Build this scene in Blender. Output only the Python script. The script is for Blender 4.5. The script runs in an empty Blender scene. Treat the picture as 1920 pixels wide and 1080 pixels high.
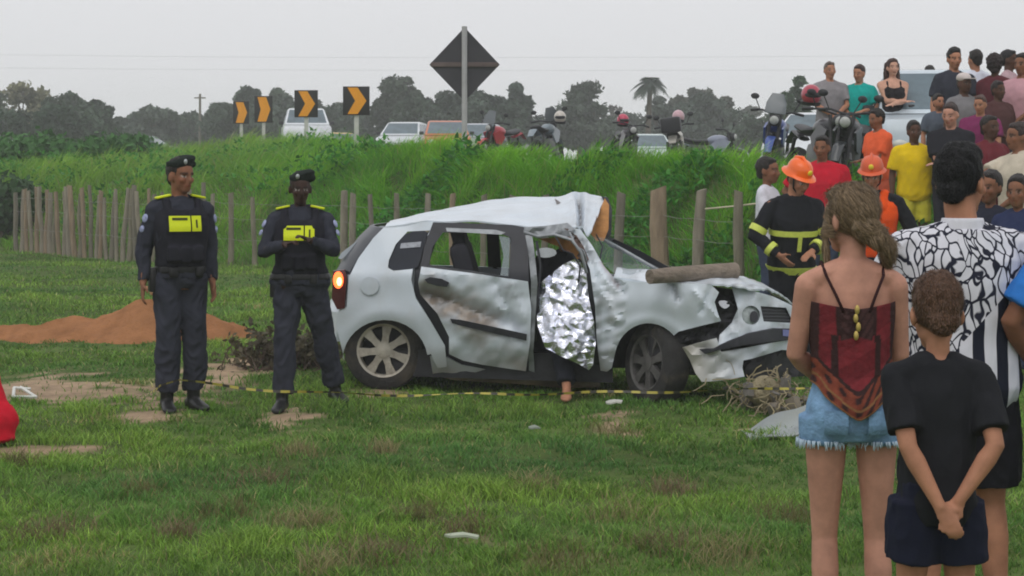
import bpy, bmesh, math, random
import numpy as np
from mathutils import Vector, Matrix, Euler
from mathutils.geometry import delaunay_2d_cdt

random.seed(7)
RNG = np.random.default_rng(7)
SC = bpy.context.scene
COL = SC.collection
R = math.radians

# ------------------------------------------------------------------ camera, sky, sun, exposure
EYE = 1.68          # eye height of the photographer, metres
FPX = 3600.0        # focal length in photograph pixels (1920 wide), about 67 mm on full frame
HZ = 311.0          # image row of the horizon
cam_data = bpy.data.cameras.new('camera')
cam_data.sensor_width = 36.0
cam_data.lens = FPX / 1920.0 * 36.0
cam_data.shift_y = -(540.0 - HZ) / 1920.0
cam_data.clip_start = 0.1
cam_data.clip_end = 3000.0
cam = bpy.data.objects.new('camera', cam_data)
cam.location = (0, 0, EYE)
cam.rotation_euler = (R(90), 0, 0)
COL.objects.link(cam)
SC.camera = cam

world = bpy.data.worlds.new('World')
SC.world = world
world.use_nodes = True
wn, wl = world.node_tree.nodes, world.node_tree.links
wn.clear()
w_out = wn.new('ShaderNodeOutputWorld')
w_bg = wn.new('ShaderNodeBackground')
w_sky = wn.new('ShaderNodeTexSky')
w_sky.sky_type = 'NISHITA'
w_sky.sun_disc = False
w_sky.sun_elevation = R(58)
w_sky.sun_rotation = R(200)
w_sky.air_density = 1.0
w_sky.dust_density = 6.0
w_hs = wn.new('ShaderNodeHueSaturation')
w_hs.inputs['Saturation'].default_value = 0.10
w_mix = wn.new('ShaderNodeMix')
w_mix.data_type = 'RGBA'
w_mix.inputs[0].default_value = 0.86                      # closed cloud deck over the sky
w_mix.inputs[7].default_value = (9.0, 9.05, 9.35, 1)
w_bg.inputs['Strength'].default_value = 0.10
wl.new(w_sky.outputs[0], w_hs.inputs['Color'])
wl.new(w_hs.outputs[0], w_mix.inputs[6])
wl.new(w_mix.outputs[2], w_bg.inputs['Color'])
wl.new(w_bg.outputs[0], w_out.inputs['Surface'])

sun_data = bpy.data.lights.new('sun', 'SUN')
sun_data.energy = 0.6
sun_data.angle = R(35)
sun_data.color = (1.0, 0.97, 0.93)
sun = bpy.data.objects.new('sun', sun_data)
sun.rotation_euler = (R(32), 0, R(-20))
COL.objects.link(sun)

SC.render.engine = 'CYCLES'
SC.cycles.use_denoising = True
SC.cycles.max_bounces = 6
SC.cycles.diffuse_bounces = 3
SC.cycles.glossy_bounces = 3
SC.cycles.transmission_bounces = 4
SC.cycles.transparent_max_bounces = 8
SC.cycles.caustics_reflective = False
SC.cycles.caustics_refractive = False
SC.cycles.filter_width = 1.9
SC.view_settings.view_transform = 'Standard'
SC.view_settings.look = 'None'
SC.view_settings.gamma = 1.0
SC.view_settings.use_curve_mapping = False
SC.view_settings.exposure = 0.0

# ------------------------------------------------------------------ helpers
def at(u, v, P):
    """point whose scale is P photograph pixels per metre, seen at pixel (u, v)"""
    return Vector(((u - 960.0) / P, FPX / P, EYE - (v - HZ) / P))

def tag(o, label=None, cat=None, group=None, kind=None):
    if label: o['label'] = label
    if cat: o['category'] = cat
    if group: o['group'] = group
    if kind: o['kind'] = kind
    return o

def empty(name, loc, rz=0.0):
    o = bpy.data.objects.new(name, None)
    o.empty_display_size = 0.1
    o.location = loc
    o.rotation_euler = (0, 0, rz)
    COL.objects.link(o)
    return o

def new_obj(name, me, mats=None, parent=None):
    o = bpy.data.objects.new(name, me)
    if mats is not None:
        for m in (mats if isinstance(mats, (list, tuple)) else [mats]):
            me.materials.append(m)
    if parent is not None: o.parent = parent
    COL.objects.link(o)
    return o

def mesh_np(name, verts, faces, smooth=True, cols=None):
    """verts (n,3) array, faces: list of tuples or (m,k) array; cols (n,3) per vertex"""
    me = bpy.data.meshes.new(name)
    verts = np.asarray(verts, dtype=np.float32)
    if isinstance(faces, np.ndarray):
        k = faces.shape[1]
        nf = len(faces)
        me.vertices.add(len(verts)); me.loops.add(nf * k); me.polygons.add(nf)
        me.vertices.foreach_set('co', verts.ravel())
        me.loops.foreach_set('vertex_index', faces.astype(np.int32).ravel())
        me.polygons.foreach_set('loop_start', np.arange(0, nf * k, k, dtype=np.int32))
        me.polygons.foreach_set('loop_total', np.full(nf, k, dtype=np.int32))
    else:
        me.from_pydata([tuple(map(float, v)) for v in verts], [], faces)
    me.update(calc_edges=True)
    me.validate()
    me.polygons.foreach_set('use_smooth', np.full(len(me.polygons), smooth, dtype=bool))
    if cols is not None: set_cols(me, cols)
    return me

def set_cols(me, cols):
    a = me.color_attributes.get('Col') or me.color_attributes.new('Col', 'FLOAT_COLOR', 'POINT')
    c = np.ones((len(me.vertices), 4), dtype=np.float32)
    c[:, :3] = cols
    a.data.foreach_set('color', c.ravel())

_dirs = RNG.normal(size=(64, 3)); _dirs /= np.linalg.norm(_dirs, axis=1)[:, None]
_ph = RNG.uniform(0, 6.28, 64)
def snoise(p, freq=1.0, seed=0, n=7):
    """cheap smooth 3D noise in about [-1, 1]"""
    p = np.asarray(p, dtype=np.float64)
    out = np.zeros(p.shape[:-1])
    for i in range(n):
        k = (seed * 5 + i * 3) % 64
        f = freq * (0.75 + 0.18 * i)
        w = np.sin(f * (p @ _dirs[k]) * 2.4 + _ph[(k + seed) % 64] + 1.3 * np.sin(f * (p @ _dirs[(k + 11) % 64]) + _ph[(k + 7) % 64]))
        out += w
    return out / (n ** 0.5) * 0.85

def hexc(r, g, b):
    """display colour 0..255 to linear"""
    f = lambda c: (c / 255.0) / 12.92 if c / 255.0 <= 0.04045 else ((c / 255.0 + 0.055) / 1.055) ** 2.4
    return (f(r), f(g), f(b))

_mats = {}
def mat(name, color=(0.5, 0.5, 0.5), rough=0.7, metal=0.0, var=0.12, scale=6.0, bump=0.0, bscale=40.0, attr=False,
        coat=0.0, spec=0.4, trans=0.0, emit=None, estr=0.0, alpha=1.0, dirt=None, dscale=3.0, damt=0.0, stretch=None, sheen=0.0, bdist=0.02):
    if name in _mats: return _mats[name]
    m = bpy.data.materials.new(name)
    m.use_nodes = True
    nt = m.node_tree; N, L = nt.nodes, nt.links
    b = N['Principled BSDF']
    b.inputs['Roughness'].default_value = rough
    b.inputs['Metallic'].default_value = metal
    b.inputs['Specular IOR Level'].default_value = spec
    if coat: b.inputs['Coat Weight'].default_value = coat; b.inputs['Coat Roughness'].default_value = 0.08
    if trans: b.inputs['Transmission Weight'].default_value = trans
    if sheen: b.inputs['Sheen Weight'].default_value = sheen
    if alpha < 1: b.inputs['Alpha'].default_value = alpha
    if emit: b.inputs['Emission Color'].default_value = (*emit, 1); b.inputs['Emission Strength'].default_value = estr
    tc = N.new('ShaderNodeTexCoord')
    src = tc.outputs['Object']
    if stretch:
        mp = N.new('ShaderNodeMapping'); mp.inputs['Scale'].default_value = stretch
        L.new(src, mp.inputs['Vector']); src = mp.outputs['Vector']
    if attr:
        ca = N.new('ShaderNodeVertexColor'); ca.layer_name = 'Col'; base = ca.outputs['Color']
    else:
        rg = N.new('ShaderNodeRGB'); rg.outputs[0].default_value = (*color, 1); base = rg.outputs[0]
    if var > 0:
        nz = N.new('ShaderNodeTexNoise'); nz.inputs['Scale'].default_value = scale
        nz.inputs['Detail'].default_value = 5; nz.inputs['Roughness'].default_value = 0.6
        L.new(src, nz.inputs['Vector'])
        mr = N.new('ShaderNodeMapRange')
        mr.inputs['From Min'].default_value = 0.3; mr.inputs['From Max'].default_value = 0.7
        mr.inputs['To Min'].default_value = 1 - var; mr.inputs['To Max'].default_value = 1 + var
        L.new(nz.outputs[0], mr.inputs['Value'])
        mx = N.new('ShaderNodeVectorMath'); mx.operation = 'SCALE'
        L.new(base, mx.inputs[0]); L.new(mr.outputs[0], mx.inputs['Scale'])
        base = mx.outputs[0]
    if dirt is not None:
        n2 = N.new('ShaderNodeTexNoise'); n2.inputs['Scale'].default_value = dscale
        n2.inputs['Detail'].default_value = 8; n2.inputs['Roughness'].default_value = 0.68
        L.new(src, n2.inputs['Vector'])
        m2 = N.new('ShaderNodeMapRange'); m2.inputs['From Min'].default_value = 0.5; m2.inputs['From Max'].default_value = 0.72
        m2.inputs['To Max'].default_value = damt
        L.new(n2.outputs[0], m2.inputs['Value'])
        mm = N.new('ShaderNodeMix'); mm.data_type = 'RGBA'
        L.new(m2.outputs[0], mm.inputs[0]); L.new(base, mm.inputs[6]); mm.inputs[7].default_value = (*dirt, 1)
        base = mm.outputs[2]
    L.new(base, b.inputs['Base Color'])
    if bump > 0:
        n3 = N.new('ShaderNodeTexNoise'); n3.inputs['Scale'].default_value = bscale; n3.inputs['Detail'].default_value = 4
        L.new(src, n3.inputs['Vector'])
        bp = N.new('ShaderNodeBump'); bp.inputs['Strength'].default_value = bump; bp.inputs['Distance'].default_value = bdist
        L.new(n3.outputs[0], bp.inputs['Height']); L.new(bp.outputs[0], b.inputs['Normal'])
    _mats[name] = m
    return m

def leaf_mat(name, trans=0.3, rough=0.6, var=0.0):
    if name in _mats: return _mats[name]
    m = bpy.data.materials.new(name); m.use_nodes = True
    nt = m.node_tree; N, L = nt.nodes, nt.links
    b = N['Principled BSDF']; b.inputs['Roughness'].default_value = rough; b.inputs['Specular IOR Level'].default_value = 0.25
    ca = N.new('ShaderNodeVertexColor'); ca.layer_name = 'Col'
    tr = N.new('ShaderNodeBsdfTranslucent'); ms = N.new('ShaderNodeMixShader'); ms.inputs[0].default_value = trans
    L.new(ca.outputs['Color'], b.inputs['Base Color']); L.new(ca.outputs['Color'], tr.inputs['Color'])
    L.new(b.outputs[0], ms.inputs[1]); L.new(tr.outputs[0], ms.inputs[2]); L.new(ms.outputs[0], N['Material Output'].inputs['Surface'])
    _mats[name] = m
    return m

def fabric(name, color, var=0.10, bump=0.25):
    return mat('fabric_' + name, color, rough=0.9, spec=0.15, var=var, scale=9, bump=bump, bscale=22, bdist=0.012)

def glass_mat(name='window_glass', color=(0.02, 0.025, 0.03), alpha=1.0, rough=0.06):
    return mat(name, color, rough=rough, var=0.0, spec=0.6, alpha=alpha)

class MB:
    """collects closed shapes, links them as one mesh object"""
    def __init__(s): s.v = []; s.f = []; s.n = 0
    def add(s, vs, fs):
        n = s.n
        s.v.extend([tuple(map(float, p)) for p in vs]); s.f.extend([tuple(i + n for i in f) for f in fs]); s.n += len(vs)
        return s
    def ring_loft(s, rings, cap=True):
        k = len(rings[0]); vs = [p for r in rings for p in r]; fs = []
        for i in range(len(rings) - 1):
            for j in range(k):
                a, b = i * k + j, i * k + (j + 1) % k
                fs.append((a, b, b + k, a + k))
        if cap:
            fs.append(tuple(range(k - 1, -1, -1))); fs.append(tuple(range((len(rings) - 1) * k, len(rings) * k)))
        return s.add(vs, fs)
    def tube(s, pts, rad, n=10, hint=None, cap=True, dome=False):
        pts = [Vector(p) for p in pts]
        m = len(pts)
        if not isinstance(rad, (list, tuple)): rad = [rad] * m
        rings = []; X = None
        for i, p in enumerate(pts):
            d = (pts[min(i + 1, m - 1)] - pts[max(i - 1, 0)])
            d = d.normalized() if d.length > 1e-9 else Vector((0, 0, 1))
            if hint is not None:
                X = Vector(hint) - d * d.dot(Vector(hint))
                if X.length < 1e-4: X = d.orthogonal()
            elif X is None: X = d.orthogonal()
            else: X = X - d * d.dot(X)
            X = X.normalized() if X.length > 1e-6 else d.orthogonal().normalized()
            Y = d.cross(X)
            r = rad[i]; a, b = (r if isinstance(r, (list, tuple)) else (r, r))
            if dome and i in (0, m - 1):
                sg = -1 if i == 0 else 1
                seq = [(math.sin(t) , math.cos(t)) for t in ((1.35, 0.95, 0.5) if i == 0 else (0.5, 0.95, 1.35))]
                extra = [[p + d * sg * h * min(a, b) + (X * a * math.cos(2 * math.pi * j / n) + Y * b * math.sin(2 * math.pi * j / n)) * w for j in range(n)] for h, w in seq]
                base = [p + X * a * math.cos(2 * math.pi * j / n) + Y * b * math.sin(2 * math.pi * j / n) for j in range(n)]
                rings += (extra + [base]) if i == 0 else ([base] + extra)
            else:
                rings.append([p + X * a * math.cos(2 * math.pi * j / n) + Y * b * math.sin(2 * math.pi * j / n) for j in range(n)])
        return s.ring_loft(rings, cap)
    def ell(s, c, r, M=None, nu=14, nv=9):
        c = Vector(c); vs = []; fs = []
        rings = []
        for i in range(1, nv):
            t = math.pi * i / nv
            ring = []
            for j in range(nu):
                a = 2 * math.pi * j / nu
                q = Vector((r[0] * math.sin(t) * math.cos(a), r[1] * math.sin(t) * math.sin(a), r[2] * math.cos(t)))
                ring.append(c + (M @ q if M is not None else q))
            rings.append(ring)
        top = Vector((0, 0, r[2])); bot = Vector((0, 0, -r[2]))
        vs = [c + (M @ top if M is not None else top)] + [p for g in rings for p in g] + [c + (M @ bot if M is not None else bot)]
        for j in range(nu): fs.append((0, 1 + (j + 1) % nu, 1 + j))
        for i in range(len(rings) - 1):
            for j in range(nu):
                a, b = 1 + i * nu + j, 1 + i * nu + (j + 1) % nu
                fs.append((a, b, b + nu, a + nu))
        last = len(vs) - 1; o = 1 + (len(rings) - 1) * nu
        for j in range(nu): fs.append((last, o + j, o + (j + 1) % nu))
        fs = [tuple(reversed(f)) for f in fs]
        fs = [tuple(reversed(f)) for f in fs]
        return s.add(vs, fs)
    def box(s, c, size, M=None, bevel=0.0):
        c = Vector(c); x, y, z = size[0] / 2, size[1] / 2, size[2] / 2
        if bevel <= 0:
            q = [Vector((sx * x, sy * y, sz * z)) for sz in (-1, 1) for sx, sy in ((-1, -1), (1, -1), (1, 1), (-1, 1))]
            fs = [(3, 2, 1, 0), (4, 5, 6, 7), (0, 1, 5, 4), (1, 2, 6, 5), (2, 3, 7, 6), (3, 0, 4, 7)]
            return s.add([c + (M @ p if M is not None else p) for p in q], fs)
        bm = bmesh.new(); bmesh.ops.create_cube(bm, size=1.0)
        for vv in bm.verts: vv.co = Vector((vv.co.x * 2 * x, vv.co.y * 2 * y, vv.co.z * 2 * z))
        bmesh.ops.bevel(bm, geom=bm.edges[:], offset=min(bevel, x * .9, y * .9, z * .9), segments=2, affect='EDGES', profile=0.6)
        bm.verts.index_update()
        vs = [c + (M @ vv.co if M is not None else vv.co) for vv in bm.verts]; fs = [tuple(vv.index for vv in f.verts) for f in bm.faces]
        bm.free()
        return s.add(vs, fs)
    def lathe(s, prof, n=24, M=None, c=(0, 0, 0)):
        """prof: list of (radius, height) round the local z axis, closed loop"""
        c = Vector(c); vs = []; fs = []; k = len(prof)
        for j in range(n):
            a = 2 * math.pi * j / n
            for r, h in prof:
                q = Vector((r * math.cos(a), r * math.sin(a), h)); vs.append(c + (M @ q if M is not None else q))
        for j in range(n):
            for i in range(k):
                a, b = j * k + i, j * k + (i + 1) % k
                a2, b2 = ((j + 1) % n) * k + i, ((j + 1) % n) * k + (i + 1) % k
                fs.append((a, a2, b2, b))
        return s.add(vs, fs)
    def prism(s, poly, axis_vec):
        """poly: list of 3D points in a plane, extruded by axis_vec"""
        k = len(poly); av = Vector(axis_vec); vs = [Vector(p) for p in poly] + [Vector(p) + av for p in poly]
        fs = [tuple(range(k - 1, -1, -1)), tuple(range(k, 2 * k))] + [(i, (i + 1) % k, (i + 1) % k + k, i + k) for i in range(k)]
        return s.add(vs, fs)
    def mesh(s, name, smooth=False):
        me = bpy.data.meshes.new(name); me.from_pydata(s.v, [], s.f); me.update()
        bm = bmesh.new(); bm.from_mesh(me); bmesh.ops.recalc_face_normals(bm, faces=bm.faces[:]); bm.to_mesh(me); bm.free()
        if smooth is True:
            me.polygons.foreach_set('use_smooth', np.ones(len(me.polygons), dtype=bool))
        elif smooth:
            me.polygons.foreach_set('use_smooth', np.ones(len(me.polygons), dtype=bool))
            me.set_sharp_from_angle(angle=R(smooth))
        return me
    def build(s, name, m, parent=None, smooth=40):
        return new_obj(name, s.mesh(name, smooth), m, parent)

def copy_tree(o, parent=None):
    c = o.copy(); COL.objects.link(c); c.parent = parent
    for ch in list(o.children): copy_tree(ch, c)
    return c

# ------------------------------------------------------------------ terrain
_TX = [-60, -20, -14, -9.5, -4.55, 0.0, 1.8, 2.7, 3.2, 4.0, 8.0, 14.0, 60]
_TY = [90, 52, 43, 37.4, 32.4, 27.2, 23.9, 22.3, 19.2, 17.9, 15.5, 13.5, 13]
_CX = [-60, -16, -8.5, -3.1, -0.8, 3.2, 5.0, 8.0, 14.0, 60]
_CY = [140, 76, 60, 37.6, 31.0, 24.8, 23.0, 21.5, 19.5, 19]
_HX = [-60, -12, -8.5, -3.1, -0.8, 5.0, 10.0, 60]
_HH = [2.2, 2.3, 2.25, 1.9, 1.75, 1.42, 1.4, 1.4]
def sstep(t):
    t = np.clip(t, 0, 1); return t * t * (3 - 2 * t)
def ground(x, y):
    x = np.asarray(x, dtype=float); y = np.asarray(y, dtype=float)
    T = np.interp(x, _TX, _TY); C = np.interp(x, _CX, _CY); H = np.interp(x, _HX, _HH)
    z = H * (0.5 * sstep((y - T) / np.minimum(4.0, C - T)) + 0.5 * np.clip((y - T) / np.maximum(C - T, 1), 0, 1))
    p = np.stack([x, y, 0 * x], -1)
    near = np.clip((y - 4) / 6, 0, 1)
    z = z + 0.018 * snoise(p, 1.6, 3) * near + 0.03 * snoise(p, 0.45, 5) * near * np.clip((y - 15) / 6, 0, 1)
    return z
def gz(x, y): return float(ground(np.array([x]), np.array([y]))[0])

def gpx(u, v):
    """pixel on the flat meadow -> ground point"""
    P = (v - HZ) / EYE
    return (u - 960.0) / P, FPX / P
# bare patches of trodden earth: u, v, half width, half height in the photograph
_patch = [(430, 702, 70, 22), (170, 734, 190, 17), (30, 732, 110, 22), (290, 777, 70, 11), (530, 792, 48, 16), (1150, 795, 38, 18), (50, 843, 85, 10),
          (500, 690, 60, 14), (1420, 800, 60, 10), (1340, 640, 100, 20), (330, 745, 80, 9), (700, 742, 60, 7),
          (880, 1010, 60, 8), (705, 1020, 50, 8), (1050, 1060, 60, 8)]
_pw = []
for (u, v, ru, rv) in _patch:
    x, y = gpx(u, v); y1 = gpx(u, v - rv)[1]; P = (v - HZ) / EYE
    _pw.append((x, y, ru / P, max(0.12, (y1 - y))))
def bare(x, y):
    """0..1 how bare the soil is"""
    p = np.stack([x, y, 0 * x], -1)
    m = np.zeros_like(x)
    n = 0.5 * snoise(p, 3.2, 9) + 0.42 * snoise(p, 9.0, 2) + 0.25 * snoise(p, 22.0, 6)
    for i, (cx, cy, rx, ry) in enumerate(_pw):
        k = 1.0 if i < 12 else 0.3
        d = np.sqrt(((x - cx) / rx) ** 2 + ((y - cy) / ry) ** 2) + n
        m = np.maximum(m, k * np.clip((1.25 - d) / 0.5, 0, 1))
    return m

def axis_pts(dense, lo, hi, step, far):
    a = list(np.arange(lo, hi + 1e-6, step))
    out = a[:]; s = step
    while out[-1] < far: s *= 1.25; out.append(out[-1] + s)
    s = step; pre = []; cur = lo
    while cur > -far: s *= 1.25; cur -= s; pre.append(cur)
    return np.array(pre[::-1] + out)
gx = axis_pts(None, -11.0, 11.0, 0.10, 260)
ys = list(np.arange(7.0, 26.0, 0.10)); s = 0.10
while ys[-1] < 320: s *= 1.05; ys.append(ys[-1] + s)
pre = []; s = 0.12; c = 7.0
while c > -60: s *= 1.3; c -= s; pre.append(c)
gy = np.array(pre[::-1] + ys)
XX, YY = np.meshgrid(gx, gy)
ZZ = ground(XX, YY)
BB = bare(XX.ravel(), YY.ravel())
gv = np.stack([XX.ravel(), YY.ravel(), ZZ.ravel()], -1)
nx, ny = len(gx), len(gy)
ii = (np.arange(ny - 1)[:, None] * nx + np.arange(nx - 1)[None, :]).ravel()
gf = np.stack([ii, ii + 1, ii + nx + 1, ii + nx], -1)
soil = np.array(hexc(160, 138, 114)); turf = np.array(hexc(84, 102, 52))
pat = snoise(gv * [1, 1, 0], 1.1, 4)[:, None] * 0.5 + 0.5
tc = turf[None] * (0.75 + 0.4 * pat)
gc = tc * (1 - BB[:, None]) + soil[None] * (0.85 + 0.3 * pat) * BB[:, None]
ground_me = mesh_np('ground', gv, gf, True, gc)
ground_ob = new_obj('ground', ground_me, mat('earth_and_turf', attr=True, rough=0.95, spec=0.1, var=0.28, scale=7, bump=0.6, bscale=30, bdist=0.03))
tag(ground_ob, kind='structure')

# road on top of the embankment
def road_pt(x, off):
    e = 0.2
    y = np.interp(x, _CX, _CY); dy = (np.interp(x + e, _CX, _CY) - np.interp(x - e, _CX, _CY)) / (2 * e)
    n = Vector((-dy, 1.0)).normalized()
    return Vector((x + n.x * off, y + n.y * off))
rv = []; rf = []; xs = np.linspace(-22, 22, 67)
for i, x in enumerate(xs):
    for j, off in enumerate((1.6, 4.9, 8.2)):
        q = road_pt(float(x), off); rv.append((q.x, q.y, 0))
rv = np.array(rv)
rv[:, 2] = np.maximum(ground(rv[:, 0], rv[:, 1]), np.interp(rv[:, 0], _HX, _HH)) + 0.05
for i in range(len(xs) - 1):
    for j in range(2):
        a = i * 3 + j; rf.append((a, a + 1, a + 4, a + 3))
road_ob = new_obj('road', mesh_np('road', rv, rf), mat('asphalt', hexc(72, 72, 74), rough=0.9, var=0.2, scale=12, bump=0.3, bscale=120))
tag(road_ob, kind='structure')

# ------------------------------------------------------------------ grass (nobody could count it)
def blades(name, x, y, h, w, bend, cols, segs=2, rough=0.6, tr=0.3, z=None, lean=None):
    n = len(x)
    z = ground(x, y) - 0.01 if z is None else z
    a = RNG.uniform(0, 2 * np.pi, n)
    side = np.stack([np.cos(a), np.sin(a), np.zeros(n)], -1) * (w / 2)[:, None]
    b2 = RNG.uniform(0, 2 * np.pi, n) if lean is None else lean
    dirv = np.stack([np.cos(b2), np.sin(b2), np.zeros(n)], -1)
    base = np.stack([x, y, z], -1)
    V = []; K = []
    for i in range(segs):
        t = i / segs
        c = base + dirv * (bend * h * t * t)[:, None]; c[:, 2] += h * t * (1 - 0.25 * bend * t)
        wd = 1.0 - 0.45 * t
        V += [c - side * wd, c + side * wd]
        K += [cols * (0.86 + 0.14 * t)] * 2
    c = base + dirv * (bend * h)[:, None]; c[:, 2] += h * (1 - 0.25 * bend)
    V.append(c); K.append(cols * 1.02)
    k = 2 * segs + 1
    verts = np.stack(V, 1).reshape(-1, 3); cl = np.stack(K, 1).reshape(-1, 3)
    o = (np.arange(n) * k)[:, None]
    F = []
    for i in range(segs - 1):
        F += [o + np.array([[2 * i, 2 * i + 1, 2 * i + 3]]), o + np.array([[2 * i, 2 * i + 3, 2 * i + 2]])]
    F.append(o + np.array([[2 * segs - 2, 2 * segs - 1, 2 * segs]]))
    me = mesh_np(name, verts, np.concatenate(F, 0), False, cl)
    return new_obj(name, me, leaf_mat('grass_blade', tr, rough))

def pick(c, n): return np.repeat(np.array(c)[None], n, 0)
N1 = 380000
d = 7.3 * (38.0 / 7.3) ** (RNG.uniform(0, 1, N1) ** 0.92)
x = RNG.uniform(-0.29, 0.29, N1) * d
T = np.interp(x, _TX, _TY)
pp = np.stack([x, d, 0 * x], -1)
clump = snoise(pp, 1.7, 13); fine = snoise(pp, 7.0, 21); broad = snoise(pp, 0.55, 30)
keep = (d < T + 0.4) & (RNG.uniform(0, 1, N1) > bare(x, d) * 0.95) & (RNG.uniform(0, 1, N1) < 0.72 + 0.4 * fine)
x, d, clump, fine, broad = x[keep], d[keep], clump[keep], fine[keep], broad[keep]
n = len(x)
hgt = (0.035 + 0.035 * RNG.uniform(0, 1, n) + 0.05 * np.clip(clump, 0, 1.5) + 0.05 * np.clip(fine, 0, 1.2)) * np.clip(0.70 + 0.15 * broad, 0.45, 1.1)
wid = 0.0046 * np.clip(d / 8.0, 1, 3.2) * RNG.uniform(0.8, 1.5, n)
g1 = np.array(hexc(108, 150, 58)); g2 = np.array(hexc(148, 180, 78)); g3 = np.array(hexc(72, 112, 50)); dry = np.array(hexc(170, 156, 110)); teal = np.array(hexc(84, 134, 72))
t = np.clip(0.5 + 0.4 * clump + RNG.normal(0, 0.25, n), 0, 1)[:, None]
cl = g1 * (1 - t) + g2 * t
t = np.clip(0.35 - 0.55 * broad + RNG.normal(0, 0.2, n), 0, 0.9)[:, None]; cl = cl * (1 - t) + g3 * t
t = np.clip(0.5 * snoise(np.stack([x, d, 0 * x], -1), 0.8, 41), 0, 0.6)[:, None]; cl = cl * (1 - t) + teal * t
dm = snoise(np.stack([x, d, 0 * x], -1), 1.25, 52)
t = (RNG.uniform(0, 1, n) < np.clip(0.05 + 0.75 * (dm - 1.0), 0.035, 0.7))[:, None] * 0.85; cl = cl * (1 - t) + dry * t
cl = cl * np.clip(RNG.normal(1.0, 0.28, (n, 1)), 0.35, 1.9)
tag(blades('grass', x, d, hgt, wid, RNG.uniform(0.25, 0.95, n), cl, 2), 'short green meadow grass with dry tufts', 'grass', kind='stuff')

# dry seedy tufts standing in the meadow
tx, ty, th, tcx = [], [], [], []
spots = [(490, 895, 40), (420, 955, 34), (565, 975, 40), (700, 1030, 55), (1040, 1055, 60), (1360, 1030, 55), (90, 990, 40), (250, 920, 30), (1165, 955, 40), (880, 985, 30),
         (1150, 800, 30), (720, 835, 14), (1260, 915, 30), (40, 860, 20), (1010, 900, 30), (330, 1000, 26), (1480, 960, 40), (610, 1060, 30), (1240, 1020, 40), (780, 960, 26), (560, 845, 22)]
for (u, v, r) in spots:
    cx, cy = gpx(u, min(v + 12, 1078)); P = FPX / cy; k = int(90 + 4 * r)
    tx.append(RNG.normal(cx, r / P * 0.95, k)); ty.append(RNG.normal(cy, r / P * 1.4, k)); th.append(RNG.uniform(0.04, 0.16, k))
    c0 = [hexc(156, 146, 104), hexc(132, 116, 88), hexc(122, 118, 76)][len(tx) % 3]
    tcx.append(pick(c0, k) * RNG.uniform(0.6, 1.25, (k, 1)))
tx, ty, th, tcx = map(np.concatenate, (tx, ty, th, tcx))
tag(blades('dry_grass', tx, ty, th, np.full(len(tx), 0.0045), RNG.uniform(0.3, 1.1, len(tx)), tcx, 2), 'brown dry tufts scattered in the short grass', 'grass', kind='stuff')

# tall lush grass on the embankment
N2 = 125000
x = RNG.uniform(-16, 9.5, N2); T = np.interp(x, _TX, _TY); C = np.interp(x, _CX, _CY)
y = T - 0.15 + RNG.uniform(0, 1, N2) ** 0.9 * (np.minimum(C - T, 16) + 1.2)
near_top = (y > C - 6)
pp = np.stack([x, y, 0 * x], -1)
cl1 = snoise(pp, 1.05, 8); cl2 = snoise(pp, 3.2, 17); cl3 = snoise(pp, 0.4, 27)
keep = RNG.uniform(0, 1, N2) < 0.8 + 0.5 * cl2
right = x > 3.4
keep &= ~(right & (RNG.uniform(0, 1, N2) < 0.45))
x, y, cl1, cl2, cl3 = x[keep], y[keep], cl1[keep], cl2[keep], cl3[keep]
n = len(x)
hgt = np.clip(0.33 + 0.20 * cl1 + 0.13 * cl2 + RNG.normal(0, 0.09, n), 0.10, 0.95)
hgt *= np.where(x > 3.2, 0.75, 1.0) * np.where(y > np.interp(x, _CX, _CY) - 0.3, 0.75, 1.0)
wid = RNG.uniform(0.008, 0.02, n) * np.clip(y / 28, 0.8, 2)
ga, gb, gc_, gd, ge = [np.array(hexc(*c)) for c in ((104, 178, 38), (154, 212, 58), (62, 126, 44), (160, 182, 92), (88, 154, 52))]
t = np.clip(0.5 + 0.5 * cl1 + RNG.normal(0, 0.2, n), 0, 1)[:, None]; cl = ga * (1 - t) + gb * t
t = np.clip(0.3 - 0.6 * cl2 + RNG.normal(0, 0.15, n), 0, 0.95)[:, None]; cl = cl * (1 - t) + gc_ * t
t = np.clip(0.15 + 0.45 * cl3 + RNG.normal(0, 0.15, n), 0, 0.7)[:, None]; cl = cl * (1 - t) + ge * t
t = np.clip((-3.5 - x) / 5, 0, 0.65)[:, None] * RNG.uniform(0.3, 1, (n, 1)); cl = cl * (1 - t) + gd * 0.85 * t
t = (RNG.uniform(0, 1, n) < 0.05)[:, None] * 0.8; cl = cl * (1 - t) + dry * t
lean = np.arctan2(-1 + 0.8 * cl2, 1.2 * cl1) + RNG.normal(0, 0.9, n)
tag(blades('tall_grass', x, y, hgt, wid, RNG.uniform(0.3, 1.25, n), cl, 3, tr=0.38, lean=lean), 'tall lush green grass covering the road embankment', 'grass', kind='stuff')

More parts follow.
